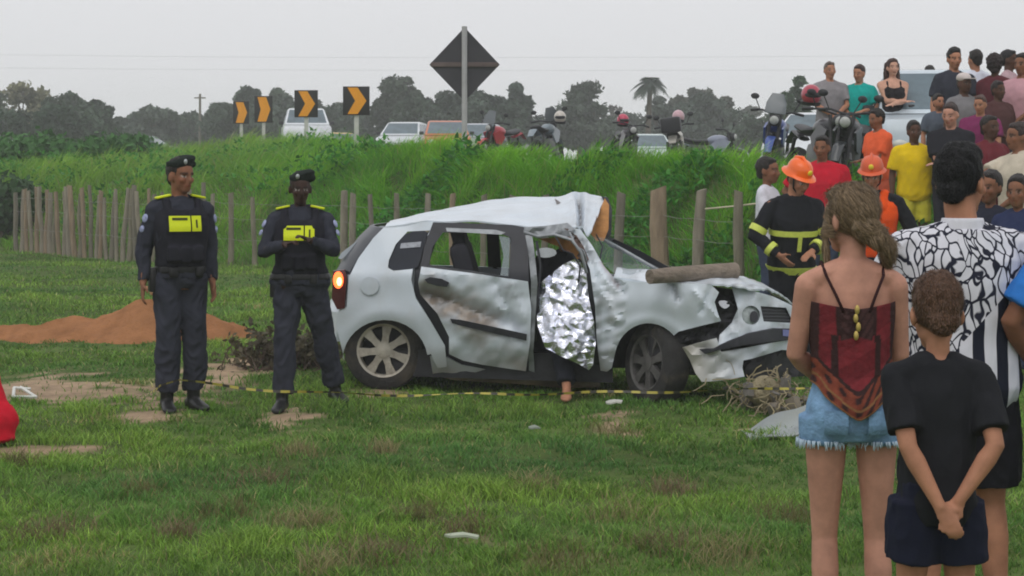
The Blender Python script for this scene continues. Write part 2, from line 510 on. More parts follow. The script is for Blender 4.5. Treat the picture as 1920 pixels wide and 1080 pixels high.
# broad leafed weeds among the tall grass
N3 = 26000
x = RNG.uniform(-14, 9, N3); T = np.interp(x, _TX, _TY); C = np.interp(x, _CX, _CY)
y = T + RNG.uniform(0, 1, N3) * (np.minimum(C - T, 14))
w1 = snoise(np.stack([x, y, 0 * x], -1), 0.9, 33)
keep = (w1 > 0.25) & ((x < 3.0) | (RNG.uniform(0, 1, N3) < 0.5)); x, y, w1 = x[keep], y[keep], w1[keep]; n = len(x)
z = ground(x, y) + RNG.uniform(0.05, 0.2, n) + 0.32 * np.clip(w1, 0, 1.3) * RNG.uniform(0.3, 1, n)
c0 = np.array(hexc(70, 136, 48))[None] * RNG.uniform(0.6, 1.5, (n, 1))
tag(blades('weeds', x, y, RNG.uniform(0.06, 0.16, n), RNG.uniform(0.04, 0.09, n), RNG.uniform(0.6, 2.0, n), c0, 2, z=z, tr=0.3), 'broad leaved weeds among the tall embankment grass', 'weeds', kind='stuff')

# ------------------------------------------------------------------ trees and hedge beyond the road
bark = mat('bark', hexc(92, 82, 74), rough=0.95, var=0.3, scale=5, bump=0.5, bscale=12)
leafm = leaf_mat('tree_leaf', 0.22, 0.65)

def leaf_cloud(cent, rad, per, size, base, vary=0.35, flat=0.75):
    """leaf-sized faces spread through clumps; cent (k,3), rad (k,)"""
    k = len(cent)
    idx = np.repeat(np.arange(k), per); n = len(idx)
    q = RNG.normal(size=(n, 3)); q /= np.linalg.norm(q, axis=1)[:, None]
    rr = RNG.uniform(0.15, 1.0, n) ** 0.5 + np.abs(RNG.normal(0, 0.16, n))
    p = cent[idx] + q * (rad[idx] * rr)[:, None] * np.array([1, 1, flat])
    nrm = q * 0.7 + RNG.normal(size=(n, 3)) * 0.7; nrm /= np.linalg.norm(nrm, axis=1)[:, None]
    a = np.cross(nrm, RNG.normal(size=(n, 3))); a /= np.linalg.norm(a, axis=1)[:, None] + 1e-9
    b = np.cross(nrm, a)
    s = (size * RNG.uniform(0.6, 1.4, n))[:, None]
    V = np.stack([p - a * s, p - b * s * 0.55, p + a * s, p + b * s * 0.55], 1).reshape(-1, 3)
    F_ = np.arange(n * 4).reshape(-1, 4)
    cc = np.array(base)[None] * (1 + vary * RNG.normal(0, 0.7, (k, 1)))[idx] * RNG.uniform(0.75, 1.25, (n, 1))
    cc = np.clip(cc, 0.008, 0.6)
    return V, F_, np.repeat(cc, 4, 0)

def branch_mesh(mb, p, d, L, r, depth, tips, spread=0.6):
    q = p + d * L
    mid = p + d * (L * 0.5) + Vector((random.gauss(0, 1), random.gauss(0, 1), 0)) * L * 0.05
    mb.tube([p, mid, q], [r, r * 0.8, r * 0.6], n=6)
    tips.append(q)
    if depth == 0: return
    for _ in range(random.choice((2, 3, 3))):
        nd = (d + Vector((random.gauss(0, spread), random.gauss(0, spread), random.gauss(0.12, spread * 0.6)))).normalized()
        branch_mesh(mb, q, nd, L * random.uniform(0.55, 0.8), r * 0.58, depth - 1, tips, spread)

def tree(u, vtop, halfw, P, label, base=(74, 88, 66), style='round', clumps=26, per=130, leaf=None, seed=1, low=0.04):
    random.seed(seed * 13 + 5)
    x, y = (u - 960) / P, FPX / P
    z0 = gz(x, y); ztop = EYE - (vtop - HZ) / P; H = ztop - z0; W = halfw / P
    t = empty('tree', (x, y, z0))
    mb = MB(); tips = []
    th = H * (0.32 if style != 'bare' else 0.28)
    branch_mesh(mb, Vector((0, 0, -0.2)), Vector((random.gauss(0, .05), random.gauss(0, .05), 1)).normalized(), th, 0.035 * H * (0.8 if style == 'bare' else 1), 4 if style == 'bare' else 2, tips, 0.42)
    mb.build('trunk', bark, t)
    k = int(clumps * 1.5)
    if style == 'spire':
        hh = RNG.uniform(0.15, 1, k); ang = RNG.uniform(0, 6.28, k); rr = (1 - hh) * W * RNG.uniform(0.4, 1, k)
        cent = np.stack([rr * np.cos(ang), rr * np.sin(ang), hh * H * 0.97], -1); rad = W * (0.10 + 0.26 * (1 - hh)) * RNG.uniform(0.6, 1.3, k)
    elif style == 'bare':
        tp = np.array([tuple(q) for q in tips]); sel = RNG.choice(len(tp), min(k, len(tp)), replace=False)
        cent = tp[sel]; rad = np.full(len(cent), W * 0.13)
    else:
        q = RNG.normal(size=(k, 3)); q /= np.linalg.norm(q, axis=1)[:, None]
        q *= (RNG.uniform(0.25, 1, k) ** 0.5)[:, None]
        ch = H * (1 - low) / 2
        cent = q * np.array([W * 0.80, W * 0.80, ch * 0.82]) + np.array([0, 0, H - ch * 1.02])
        rad = RNG.uniform(0.14, 0.34, k) * min(W, ch * 1.2)
        if style == 'dome':
            cent[:, 2] = np.where(cent[:, 2] < H * 0.35, H * RNG.uniform(0.3, 0.6, k), cent[:, 2])
    if style != 'bare' or per:
        base = tuple(min(255, int(q * 1.02)) for q in base)
        V, F_, cc = leaf_cloud(cent, rad, int(per * 1.3), leaf or 0.17 * max(0.8, min(1.4, 30 / P)), hexc(*base))
        new_obj('crown', mesh_np('crown', V, F_, False, cc), leafm, t)
    tag(t, label, 'tree', 'trees beyond the road')
    return t

tree(45, 135, 62, 30, 'pale sparse crowned tree at the far left edge', (118, 116, 92), 'round', 26, 90, seed=3)
tree(-40, 150, 70, 32, 'grey green tree cut by the left edge of view', (84, 94, 78), 'round', 24, 120, seed=4)
tree(128, 165, 58, 33, 'dark grey green tree right of the pale leftmost tree', (66, 80, 66), 'round', 28, 130, seed=5)
tree(178, 178, 44, 34, 'small dark tree sloping down beside the left sky gap', (62, 76, 66), 'round', 22, 120, seed=6)
tree(290, 186, 48, 28, 'lone small tree behind the thin utility pole, left side', (78, 90, 78), 'round', 24, 120, seed=7)
tree(365, 205, 40, 27, 'low bush like tree at foot of the utility pole', (74, 88, 74), 'round', 20, 110, seed=8)
tree(420, 172, 46, 28, 'mid green tree behind the leftmost chevron sign', (66, 84, 66), 'round', 26, 120, seed=9)
tree(470, 147, 40, 27, 'tall slender tree above the two small chevrons', (66, 84, 68), 'round', 26, 110, seed=10)
tree(525, 152, 36, 27, 'slender tree between second and third chevron signs', (72, 88, 70), 'round', 24, 110, seed=11)
tree(590, 166, 44, 27, 'grey green tree behind the third chevron sign', (84, 92, 82), 'round', 24, 110, seed=12)
tree(655, 172, 40, 26, 'pale hazy tree between the two largest chevron signs', (100, 102, 96), 'round', 20, 90, seed=13)
tree(748, 128, 58, 30, 'large rounded dark tree right of the biggest chevron', (60, 74, 58), 'dome', 40, 150, seed=14)
tree(822, 165, 44, 31, 'dark tree directly left of the diamond sign pole', (56, 74, 60), 'dome', 28, 140, seed=15)
tree(905, 150, 56, 32, 'dark tree directly right of the diamond sign pole', (54, 72, 60), 'dome', 34, 140, seed=16)
tree(965, 148, 42, 31, 'dark tree above the red motorcycle', (56, 74, 62), 'round', 28, 130, seed=17)
tree(1020, 178, 36, 26, 'thin leafless tree above the cream helmet', (96, 96, 92), 'bare', 16, 12, seed=18)
tree(1092, 134, 56, 30, 'broad open crowned tree left of the palm', (74, 86, 74), 'round', 34, 110, seed=19)
tree(1160, 150, 34, 25, 'pale leafless tree beside the palm', (110, 106, 104), 'bare', 14, 10, seed=20)
tree(1240, 165, 40, 29, 'low grey tree under the palm', (80, 90, 82), 'round', 24, 110, seed=21)
tree(1300, 122, 60, 27, 'tall half bare tree right of the palm', (88, 92, 82), 'bare', 30, 60, seed=22)
tree(1320, 165, 62, 29, 'wide grey green tree right of the half bare tree', (74, 88, 78), 'round', 30, 120, seed=23)
tree(1405, 192, 34, 24, 'far faint tree between grey and blue motorcycles', (104, 106, 102), 'round', 16, 80, seed=24)
tree(1497, 132, 42, 42, 'dense dark green tree behind the red helmet', (60, 82, 60), 'dome', 30, 150, seed=25)
tree(1015, 205, 60, 28, 'low dark tree behind the grey motorcycle', (62, 76, 66), 'dome', 24, 110, seed=26)
tree(1170, 205, 60, 27, 'low grey tree behind the small motorcycle', (78, 86, 80), 'dome', 24, 100, seed=27)
tree(700, 205, 60, 27, 'low tree filling under the biggest chevron', (66, 80, 70), 'dome', 22, 100, seed=28)
tree(1390, 228, 60, 30, 'low bush like tree left of the blue motorcycle', (66, 82, 68), 'dome', 22, 110, seed=29)

for (u, vt, hw, P, lab, seed) in ((70, 205, 90, 38, 'low dark tree under the pale leftmost tree', 41), (160, 212, 70, 36, 'low dark tree above the left hedge', 42), (250, 226, 50, 27, 'low hazy tree in the left sky gap', 43),
        (330, 216, 60, 26, 'low tree between lone tree and utility pole', 44), (455, 195, 70, 30, 'low dark tree under the tall slender tree', 45), (545, 196, 64, 29, 'low tree left of the white pickup', 46),
        (620, 200, 56, 28, 'low tree right of the white pickup', 47), (790, 190, 60, 32, 'dark tree filling left of the sign pole', 48), (860, 160, 60, 33, 'dark tree right behind the sign pole', 49), (935, 190, 60, 32, 'low dark tree behind red motorcycle', 50),
        (1085, 200, 66, 29, 'low tree behind cream helmet', 51), (1260, 200, 70, 28, 'low tree behind the black top box', 52), (1345, 205, 62, 28, 'low tree behind the sideways grey motorcycle', 53), (1440, 222, 60, 34, 'low tree behind the blue motorcycle', 54)):
    tree(u, vt - 16, hw * 1.15, P, lab, ((66, 82, 66), (74, 88, 76), (60, 78, 62))[seed % 3], 'dome', 26, 110, seed=seed)

# palm
def palm(u, vtop, P, label):
    random.seed(77)
    x, y = (u - 960) / P, FPX / P; z0 = gz(x, y); H = EYE - (vtop - HZ) / P - z0
    t = empty('palm_tree', (x, y, z0))
    hub = Vector((0.2, 0, H * 0.80))
    MB().tube([(0, 0, -0.2), (0.05, 0, H * 0.3), (0.2, 0, H * 0.82)], [0.24, 0.17, 0.14], n=9).build('trunk', bark, t)
    for i in range(30):
        a = 2 * math.pi * i / 30 + random.uniform(-.15, .15); up = random.uniform(-.1, 1.45); L = random.uniform(.75, 1.2)
        V = []; F_ = []; cols = []
        pts = []
        for k in range(9):
            s = k / 8
            r = L * s * math.cos(up * (1 - .2 * s)); zz = L * (s * math.sin(up) - 0.75 * s * s)
            pts.append(hub + Vector((math.cos(a) * r, math.sin(a) * r, zz)))
        for k in range(1, 9):
            p = pts[k]; d = (pts[k] - pts[k - 1]).normalized(); sd = d.cross(Vector((0, 0, 1))).normalized()
            ln = 0.36 * math.sin(math.pi * min(1, k / 8.6)) + 0.12
            for sg in (-1, 1):
                for m in (0.0, 0.5):
                    b = p - (pts[k] - pts[k - 1]) * m
                    e = b + sd * sg * ln + d * 0.25 + Vector((0, 0, -0.32 * ln))
                    o = len(V); V += [b - d * 0.06, b + d * 0.06, e]; F_.append((o, o + 1, o + 2))
        c = np.array(hexc(78, 90, 82)) * random.uniform(.7, 1.2)
        new_obj('frond', mesh_np('frond', V, F_, False, np.repeat(c[None], len(V), 0)), leafm, t)
    tag(t, label, 'palm', None)
palm(1213, 116, 32, 'single palm rising above the distant tree line')

# hedge at the left, dark and dense
def leafy_mass(name, boxes, per, leaf, base, label, cat):
    cent = []; rad = []
    for (x0, x1, y0, y1, z0, z1, k, r) in boxes:
        cent.append(np.stack([RNG.uniform(x0, x1, k), RNG.uniform(y0, y1, k), RNG.uniform(z0, z1, k)], -1)); rad.append(np.full(k, r) * RNG.uniform(0.7, 1.3, k))
    cent = np.concatenate(cent); rad = np.concatenate(rad)
    c0 = cent.mean(0); c0[2] = gz(c0[0], c0[1])
    V, F_, cc = leaf_cloud(cent - c0, rad, per, leaf, hexc(*base), 0.3, 0.9)
    t = empty(name, tuple(c0))
    new_obj('foliage', mesh_np('foliage', V, F_, False, cc), leafm, t)
    mb = MB()
    for k in range(0, len(cent), 5):
        q = Vector(cent[k] - c0); g = gz(cent[k][0], cent[k][1]) - c0[2]
        mb.tube([(q.x, q.y, g - .1), (q.x + .1, q.y, (g + q.z) / 2), tuple(q)], [0.05, 0.04, 0.02], n=5)
    mb.build('stems', bark, t)['kind'] = 'stuff'
    return tag(t, label, cat)
leafy_mass('hedge', [(-24, -9.8, 49.5, 51.5, 0.9, 2.25, 150, 0.42), (-12.2, -9.6, 48.5, 50, 0.6, 2.2, 40, 0.4)], 150, 0.10, (68, 112, 56), 'long dark green clipped hedge at the left', 'hedge')
leafy_mass('shrub', [(-13.4, -9.75, 38.6, 40.0, 0.1, 1.15, 60, 0.34)], 130, 0.09, (54, 82, 48), 'dark shrub at the left end of the stake fence', 'shrub')
leafy_mass('shrub', [(3.75, 4.55, 17.9, 18.7, 0.15, 0.95, 30, 0.22)], 150, 0.055, (84, 132, 58), 'bright green leafy shrub below the yellow shirted man', 'shrub')

# ------------------------------------------------------------------ fence: upright wooden stakes and wire
wood_mats = [mat('weathered_wood_%d' % i, hexc(*c), rough=0.95, var=0.3, scale=5, bump=0.7, bscale=16, stretch=(3, 3, 0.5)) for i, c in enumerate(((140, 132, 118), (120, 114, 102), (126, 120, 104), (144, 126, 106)))]
def fence_y(x): return np.interp(x, [-12, -9.5, -4.55, 0.0, 1.83, 2.75], [39.4, 37.0, 32.0, 26.6, 23.6, 22.1])
fence = empty('fence', (-3, float(fence_y(-3)), 0))
posts = []
def post(x, h, r, lean=0.0, m=None, back=0.0):
    y = float(fence_y(x)) + back; z = gz(x, y)
    mb = MB(); a = random.uniform(0, 6)
    k = [Vector((lean * h * s + random.gauss(0, .012), random.gauss(0, .012), s * h)) for s in (-0.12, 0.3, 0.65, 1.0)]
    mb.tube(k, [r * 1.05, r * random.uniform(.92, 1.05), r * random.uniform(.9, 1.05), r * random.uniform(.78, 0.95)], n=8)
    # sloping sawn top
    top = [i for i, q in enumerate(mb.v) if q[2] > h * 0.99]
    for i in top: mb.v[i] = (mb.v[i][0], mb.v[i][1], mb.v[i][2] + 0.4 * (mb.v[i][0] * math.cos(a)))
    o = mb.build('post', m or random.choice(wood_mats), fence, smooth=50)
    o.location = Vector((x, y, z)) - fence.location
    posts.append((x, y, z, h))
random.seed(21)
x = -9.55
while x < -6.35:
    post(x, random.uniform(1.12, 1.34) + 0.1 * (x > -7.2), random.uniform(0.034, 0.056), random.gauss(0, .035)); x += random.uniform(0.095, 0.15)
while x < -5.0:
    post(x, random.uniform(1.15, 1.4), random.uniform(0.03, 0.05), random.gauss(0, .05)); x += random.uniform(0.19, 0.32)
def post_at(u, P, vtop, r, lean=0.0, m=None):
    x = (u - 960) / P
    y = float(fence_y(x)); z = gz(x, y); P2 = FPX / y
    x = (u - 960) / P2
    post(x, EYE - (vtop - HZ) / P2 - z, r, lean, m)
for (u, P, vt, r, ln) in [(432, 112, 362, .05, .02), (478, 113, 370, .045, -.02), (646, 118, 358, .06, 0), (662, 118, 362, .055, .01), (697, 120, 364, .04, -.02), (742, 123, 362, .045, .01), (800, 126, 362, .045, .02),
                          (852, 130, 362, .05, -.01), (905, 133, 366, .045, .02), (960, 136, 366, .045, 0), (1020, 140, 366, .05, 0.02), (1075, 143, 364, .05, 0), (1160, 148, 360, .06, .02)]:
    post_at(u, P, vt, r, ln)
post_at(1238, 152, 352, .105, -.02, wood_mats[3]); post_at(1304, 156, 360, .075, .05); post_at(1384, 161, 358, .062, 0.01)
wire_m = mat('fence_wire', hexc(150, 148, 142), rough=0.5, metal=0.6, var=0.2)
P_sorted = sorted(posts)
for hz in (0.45, 0.8, 1.05):
    mb = MB()
    for (a, b) in zip(P_sorted[:-1], P_sorted[1:]):
        if b[0] - a[0] < 0.02: continue
        A = Vector((a[0], a[1] - .05, a[2] + hz)); B = Vector((b[0], b[1] - .05, b[2] + hz))
        mb.tube([A - fence.location, (A + B) / 2 - fence.location - Vector((0, 0, 0.02)), B - fence.location], 0.0035, n=4)
    mb.build('wire', wire_m, fence)
tag(fence, 'fence of weathered upright wooden stakes with wire below the embankment', 'fence')
# pale rope strung from the fence past the firefighters
rp = MB()
pts = [at(1322, 392, 158), at(1385, 386, 160), at(1450, 378, 165), at(1530, 377, 168), at(1600, 372, 170)]
rp.tube(pts, 0.011, n=6)
o0 = pts[0].copy(); rope = rp
ro = rope.build('rope', mat('pale_rope', hexc(206, 196, 170), rough=0.9, var=0.15), None, True)
tag(ro, 'pale rope strung from the right fence posts past red shirt', 'rope')

# ------------------------------------------------------------------ orange earth mound
def mound():
    cx, cy = -3.72, 18.75
    nx_, ny_ = 90, 40
    V = []; cols = []
    for j in range(ny_):
        for i in range(nx_):
            X = -2.9 + 4.3 * i / (nx_ - 1); Y = -1.25 + 2.5 * j / (ny_ - 1)
            V.append((X, Y, 0))
    V = np.array(V)
    X, Y = V[:, 0], V[:, 1]
    ridge = np.interp(X, [-2.9, -1.7, -0.9, -0.1, 0.22, 0.5, 0.95, 1.4], [0.05, 0.09, 0.16, 0.31, 0.41, 0.31, 0.13, 0.0])
    wid = np.interp(X, [-2.9, -1.0, 0.2, 1.0, 1.4], [0.28, 0.5, 0.75, 0.5, 0.2])
    z = ridge * np.clip(1 - np.abs(Y / wid) ** 1.35, -0.3, 1)
    z += (0.035 * snoise(V, 3.0, 14) + 0.02 * snoise(V, 9.0, 15) + 0.012 * snoise(V, 22.0, 16)) * (ridge > 0)
    g = ground(X + cx, Y + cy)
    V[:, 2] = np.maximum(z, -0.06) + g - 0.02
    ii = (np.arange(ny_ - 1)[:, None] * nx_ + np.arange(nx_ - 1)[None, :]).ravel()
    F_ = np.stack([ii, ii + 1, ii + nx_ + 1, ii + nx_], -1)
    o = new_obj('earth_mound', mesh_np('earth_mound', V, F_), mat('orange_earth', hexc(154, 108, 74), rough=1.0, spec=0.05, var=0.25, scale=5, bump=1.0, bscale=30, dirt=hexc(136, 96, 66), dscale=2.6, damt=0.85))
    o.location = (cx, cy, 0)
    tag(o, 'low mound of freshly dug orange earth on the grass', 'mound')
mound()
# pale crust clod on top of the mound
mb = MB()
random.seed(4)
for k in range(7):
    mb.ell((random.gauss(0, .07), random.gauss(0, .05), random.gauss(0.02, .015)), (random.uniform(.03, .07), random.uniform(.03, .06), random.uniform(.02, .035)), nu=8, nv=6)
o = mb.build('earth_clods', mat('pale_clay', hexc(164, 126, 92), rough=1, var=0.25, bump=0.8, bscale=40), None, 60); o.location = (-3.5, 18.7, 0.44)
tag(o, 'heap of pale clay clods crowning the orange mound', 'clods')

# ------------------------------------------------------------------ road signs
metal_grey = mat('galvanised_steel', hexc(150, 150, 152), rough=0.5, metal=0.5, var=0.15, scale=14)
sign_back = mat('sign_back', hexc(58, 56, 62), rough=0.6, metal=0.1, var=0.2, scale=3)
sign_black = mat('sign_black', hexc(34, 32, 34), rough=0.5, var=0.15)
sign_orange = mat('sign_orange', hexc(236, 156, 18), rough=0.45, var=0.08, scale=3)
post_white = mat('white_painted_post', hexc(198, 198, 192), rough=0.6, var=0.2, scale=4, dirt=hexc(150, 142, 128), dscale=3, damt=.5)
def chevron(u, vtop, vbot, halfw, P, label, fat=1.0, yaw=0):
    c = at(u, (vtop + vbot) / 2, P); w, h = halfw / P, (vbot - vtop) / P / 2
    z0 = gz(c.x, c.y)
    t = empty('chevron_sign', (c.x, c.y, z0), R(yaw))
    zc = c.z - z0
    MB().box((0, 0.05, (zc + h) / 2 - 0.15), (0.09, 0.05, zc + h * .5 + .3), bevel=.008).build('post', post_white, t)
    b = MB().box((0, 0, zc), (2 * w, 0.02, 2 * h), bevel=0.006).build('board', sign_black, t)
    a = w * 0.94; k = h * 0.92; s = w * 0.90 * fat
    poly = [(-a * .70, k), (-a * .70 + s * .85, k), (a * .82, 0), (-a * .70 + s * .85, -k), (-a * .70, -k), (a * .82 - s * .95, 0)]
    MB().prism([(px, -0.014, pz + zc) for px, pz in poly], (0, 0.004, 0)).build('arrow', sign_orange, t)
    return tag(t, label, 'road sign', 'chevron signs along the curve')
chevron(452, 190, 232, 15, 62, 'leftmost and smallest orange chevron sign above the grass', 1.25)
chevron(494, 180, 230, 17, 68, 'second chevron sign from the left, arrow deep orange', 1.25)
chevron(574, 169, 220, 22, 84, 'third chevron sign, in front of the pale pickup')
chevron(668, 162, 216, 25, 95, 'biggest and rightmost orange chevron sign on black board')
# warning diamond seen from the back
def diamond():
    P = 115; c = at(871, 121, P); z0 = gz(c.x, c.y)
    t = empty('warning_sign', (c.x, c.y, z0))
    zc = c.z - z0; r = 66 / P
    b = MB().prism([(-r, 0.035, zc), (-r * .04, 0.035, zc + r * 1.02), (r * .04, 0.035, zc + r * 1.02), (r, 0.035, zc), (r * .04, 0.035, zc - r * 1.0), (-r * .04, 0.035, zc - r * 1.0)], (0, 0.012, 0)).build('board', sign_back, t)
    MB().box((0, 0.02, zc), (2 * r * .96, 0.03, 0.075), bevel=.006).build('crossbar', mat('rusty_bar', hexc(96, 82, 80), rough=0.8, var=.25), b)
    MB().tube([(0, -0.02, -.3), (0, -0.02, zc + r * 1.08)], 0.046, n=12).build('pole', mat('grey_painted_pole', hexc(172, 170, 172), rough=.6, var=.15, scale=5), t)
    tag(t, 'dark diamond road sign seen from behind on a grey pole', 'road sign')
diamond()
# utility pole and wires far behind
c = at(375, 250, 30); z0 = gz(c.x, c.y)
t = empty('utility_pole', (c.x, c.y, z0)); hp = EYE - (176 - HZ) / 30 - z0
MB().tube([(0, 0, -.3), (0, 0, hp)], [0.10, 0.07], n=8).build('pole', wood_mats[1], t)
MB().box((0, 0, hp - .25), (0.7, .08, .08)).build('crossarm', wood_mats[1], t)
tag(t, 'thin wooden utility pole rising beyond the road at left', 'pole')
cable_m = mat('power_cable', hexc(200, 202, 206), rough=.7, var=0)
for i, (v0, v1, v2, lab) in enumerate(((98, 108, 100, 'upper power line crossing the pale sky'), (124, 132, 128, 'lower power line crossing the pale sky'))):
    A, B, C_ = at(-250, v0, 22), at(800, v1, 22), at(2150, v2, 22)
    pts = [A * (1 - s) ** 2 + (B * 2 - (A + C_) / 2) * 2 * s * (1 - s) + C_ * s * s for s in [k / 24 for k in range(25)]]
    o = MB().tube(pts, 0.009, n=5).build('power_line', cable_m, None, True)
    tag(o, lab, 'power line')

# ------------------------------------------------------------------ people
_pending = []      # (object, post function) remeshed in one pass at the end

def skin_me(o, voxel, smooth_it=4, fac=0.5, post=None):
    r = o.modifiers.new('remesh', 'REMESH'); r.mode = 'VOXEL'; r.voxel_size = voxel; r.use_smooth_shade = True
    if smooth_it:
        s = o.modifiers.new('smooth', 'SMOOTH'); s.factor = fac; s.iterations = smooth_it
    _pending.append((o, post))

def finish_pending():
    dg = bpy.context.evaluated_depsgraph_get(); dg.update()
    for o, post in _pending:
        me = bpy.data.meshes.new_from_object(o.evaluated_get(dg))
        me.name = o.name; old = o.data
        for m in old.materials:
            if m and m.name not in [x.name for x in me.materials if x]: me.materials.append(m)
        o.modifiers.clear(); o.data = me; bpy.data.meshes.remove(old)
        me.polygons.foreach_set('use_smooth', np.ones(len(me.polygons), dtype=bool))
        if post:
            co = np.empty(len(me.vertices) * 3, dtype=np.float32); me.vertices.foreach_get('co', co); co = co.reshape(-1, 3).astype(float)
            no = np.empty(len(me.vertices) * 3, dtype=np.float32); me.vertices.foreach_get('normal', no); no = no.reshape(-1, 3).astype(float)
            r = post(co, no, me)
            if r is not None: me.vertices.foreach_set('co', r.astype(np.float32).ravel()); me.update()
    _pending.clear()

def ik(S, T, a, b, pole):
    S, T, pole = Vector(S), Vector(T), Vector(pole)
    d = T - S; L = d.length
    if L > (a + b) * 0.998: T = S + d * ((a + b) * 0.998 / L); d = T - S; L = d.length
    if L < abs(a - b) + 0.02: L = abs(a - b) + 0.02
    n = d.normalized(); p = pole - n * pole.dot(n); p = p.normalized() if p.length > 1e-4 else n.orthogonal().normalized()
    x = (a * a - b * b + L * L) / (2 * L); h = math.sqrt(max(a * a - x * x, 0))
    return S + n * x + p * h, T

SKINS = {'light': hexc(196, 150, 128), 'tan': hexc(172, 122, 96), 'brown': hexc(132, 90, 68), 'dark': hexc(84, 58, 46), 'deep': hexc(62, 44, 38), 'red': hexc(188, 138, 118)}
skin_mat = mat('skin', attr=True, rough=0.64, spec=0.22, var=0.2, scale=11, bump=0.12, bscale=120, bdist=.004)
hair_mats = {}
def hair_mat(c):
    if c not in hair_mats:
        hair_mats[c] = mat('hair_%d_%d_%d' % c, hexc(*c), rough=0.55, spec=0.35, var=0.45, scale=10, bump=0.9, bscale=26, stretch=(3.5, 3.5, 0.6), bdist=0.02)
    return hair_mats[c]

class Person: pass

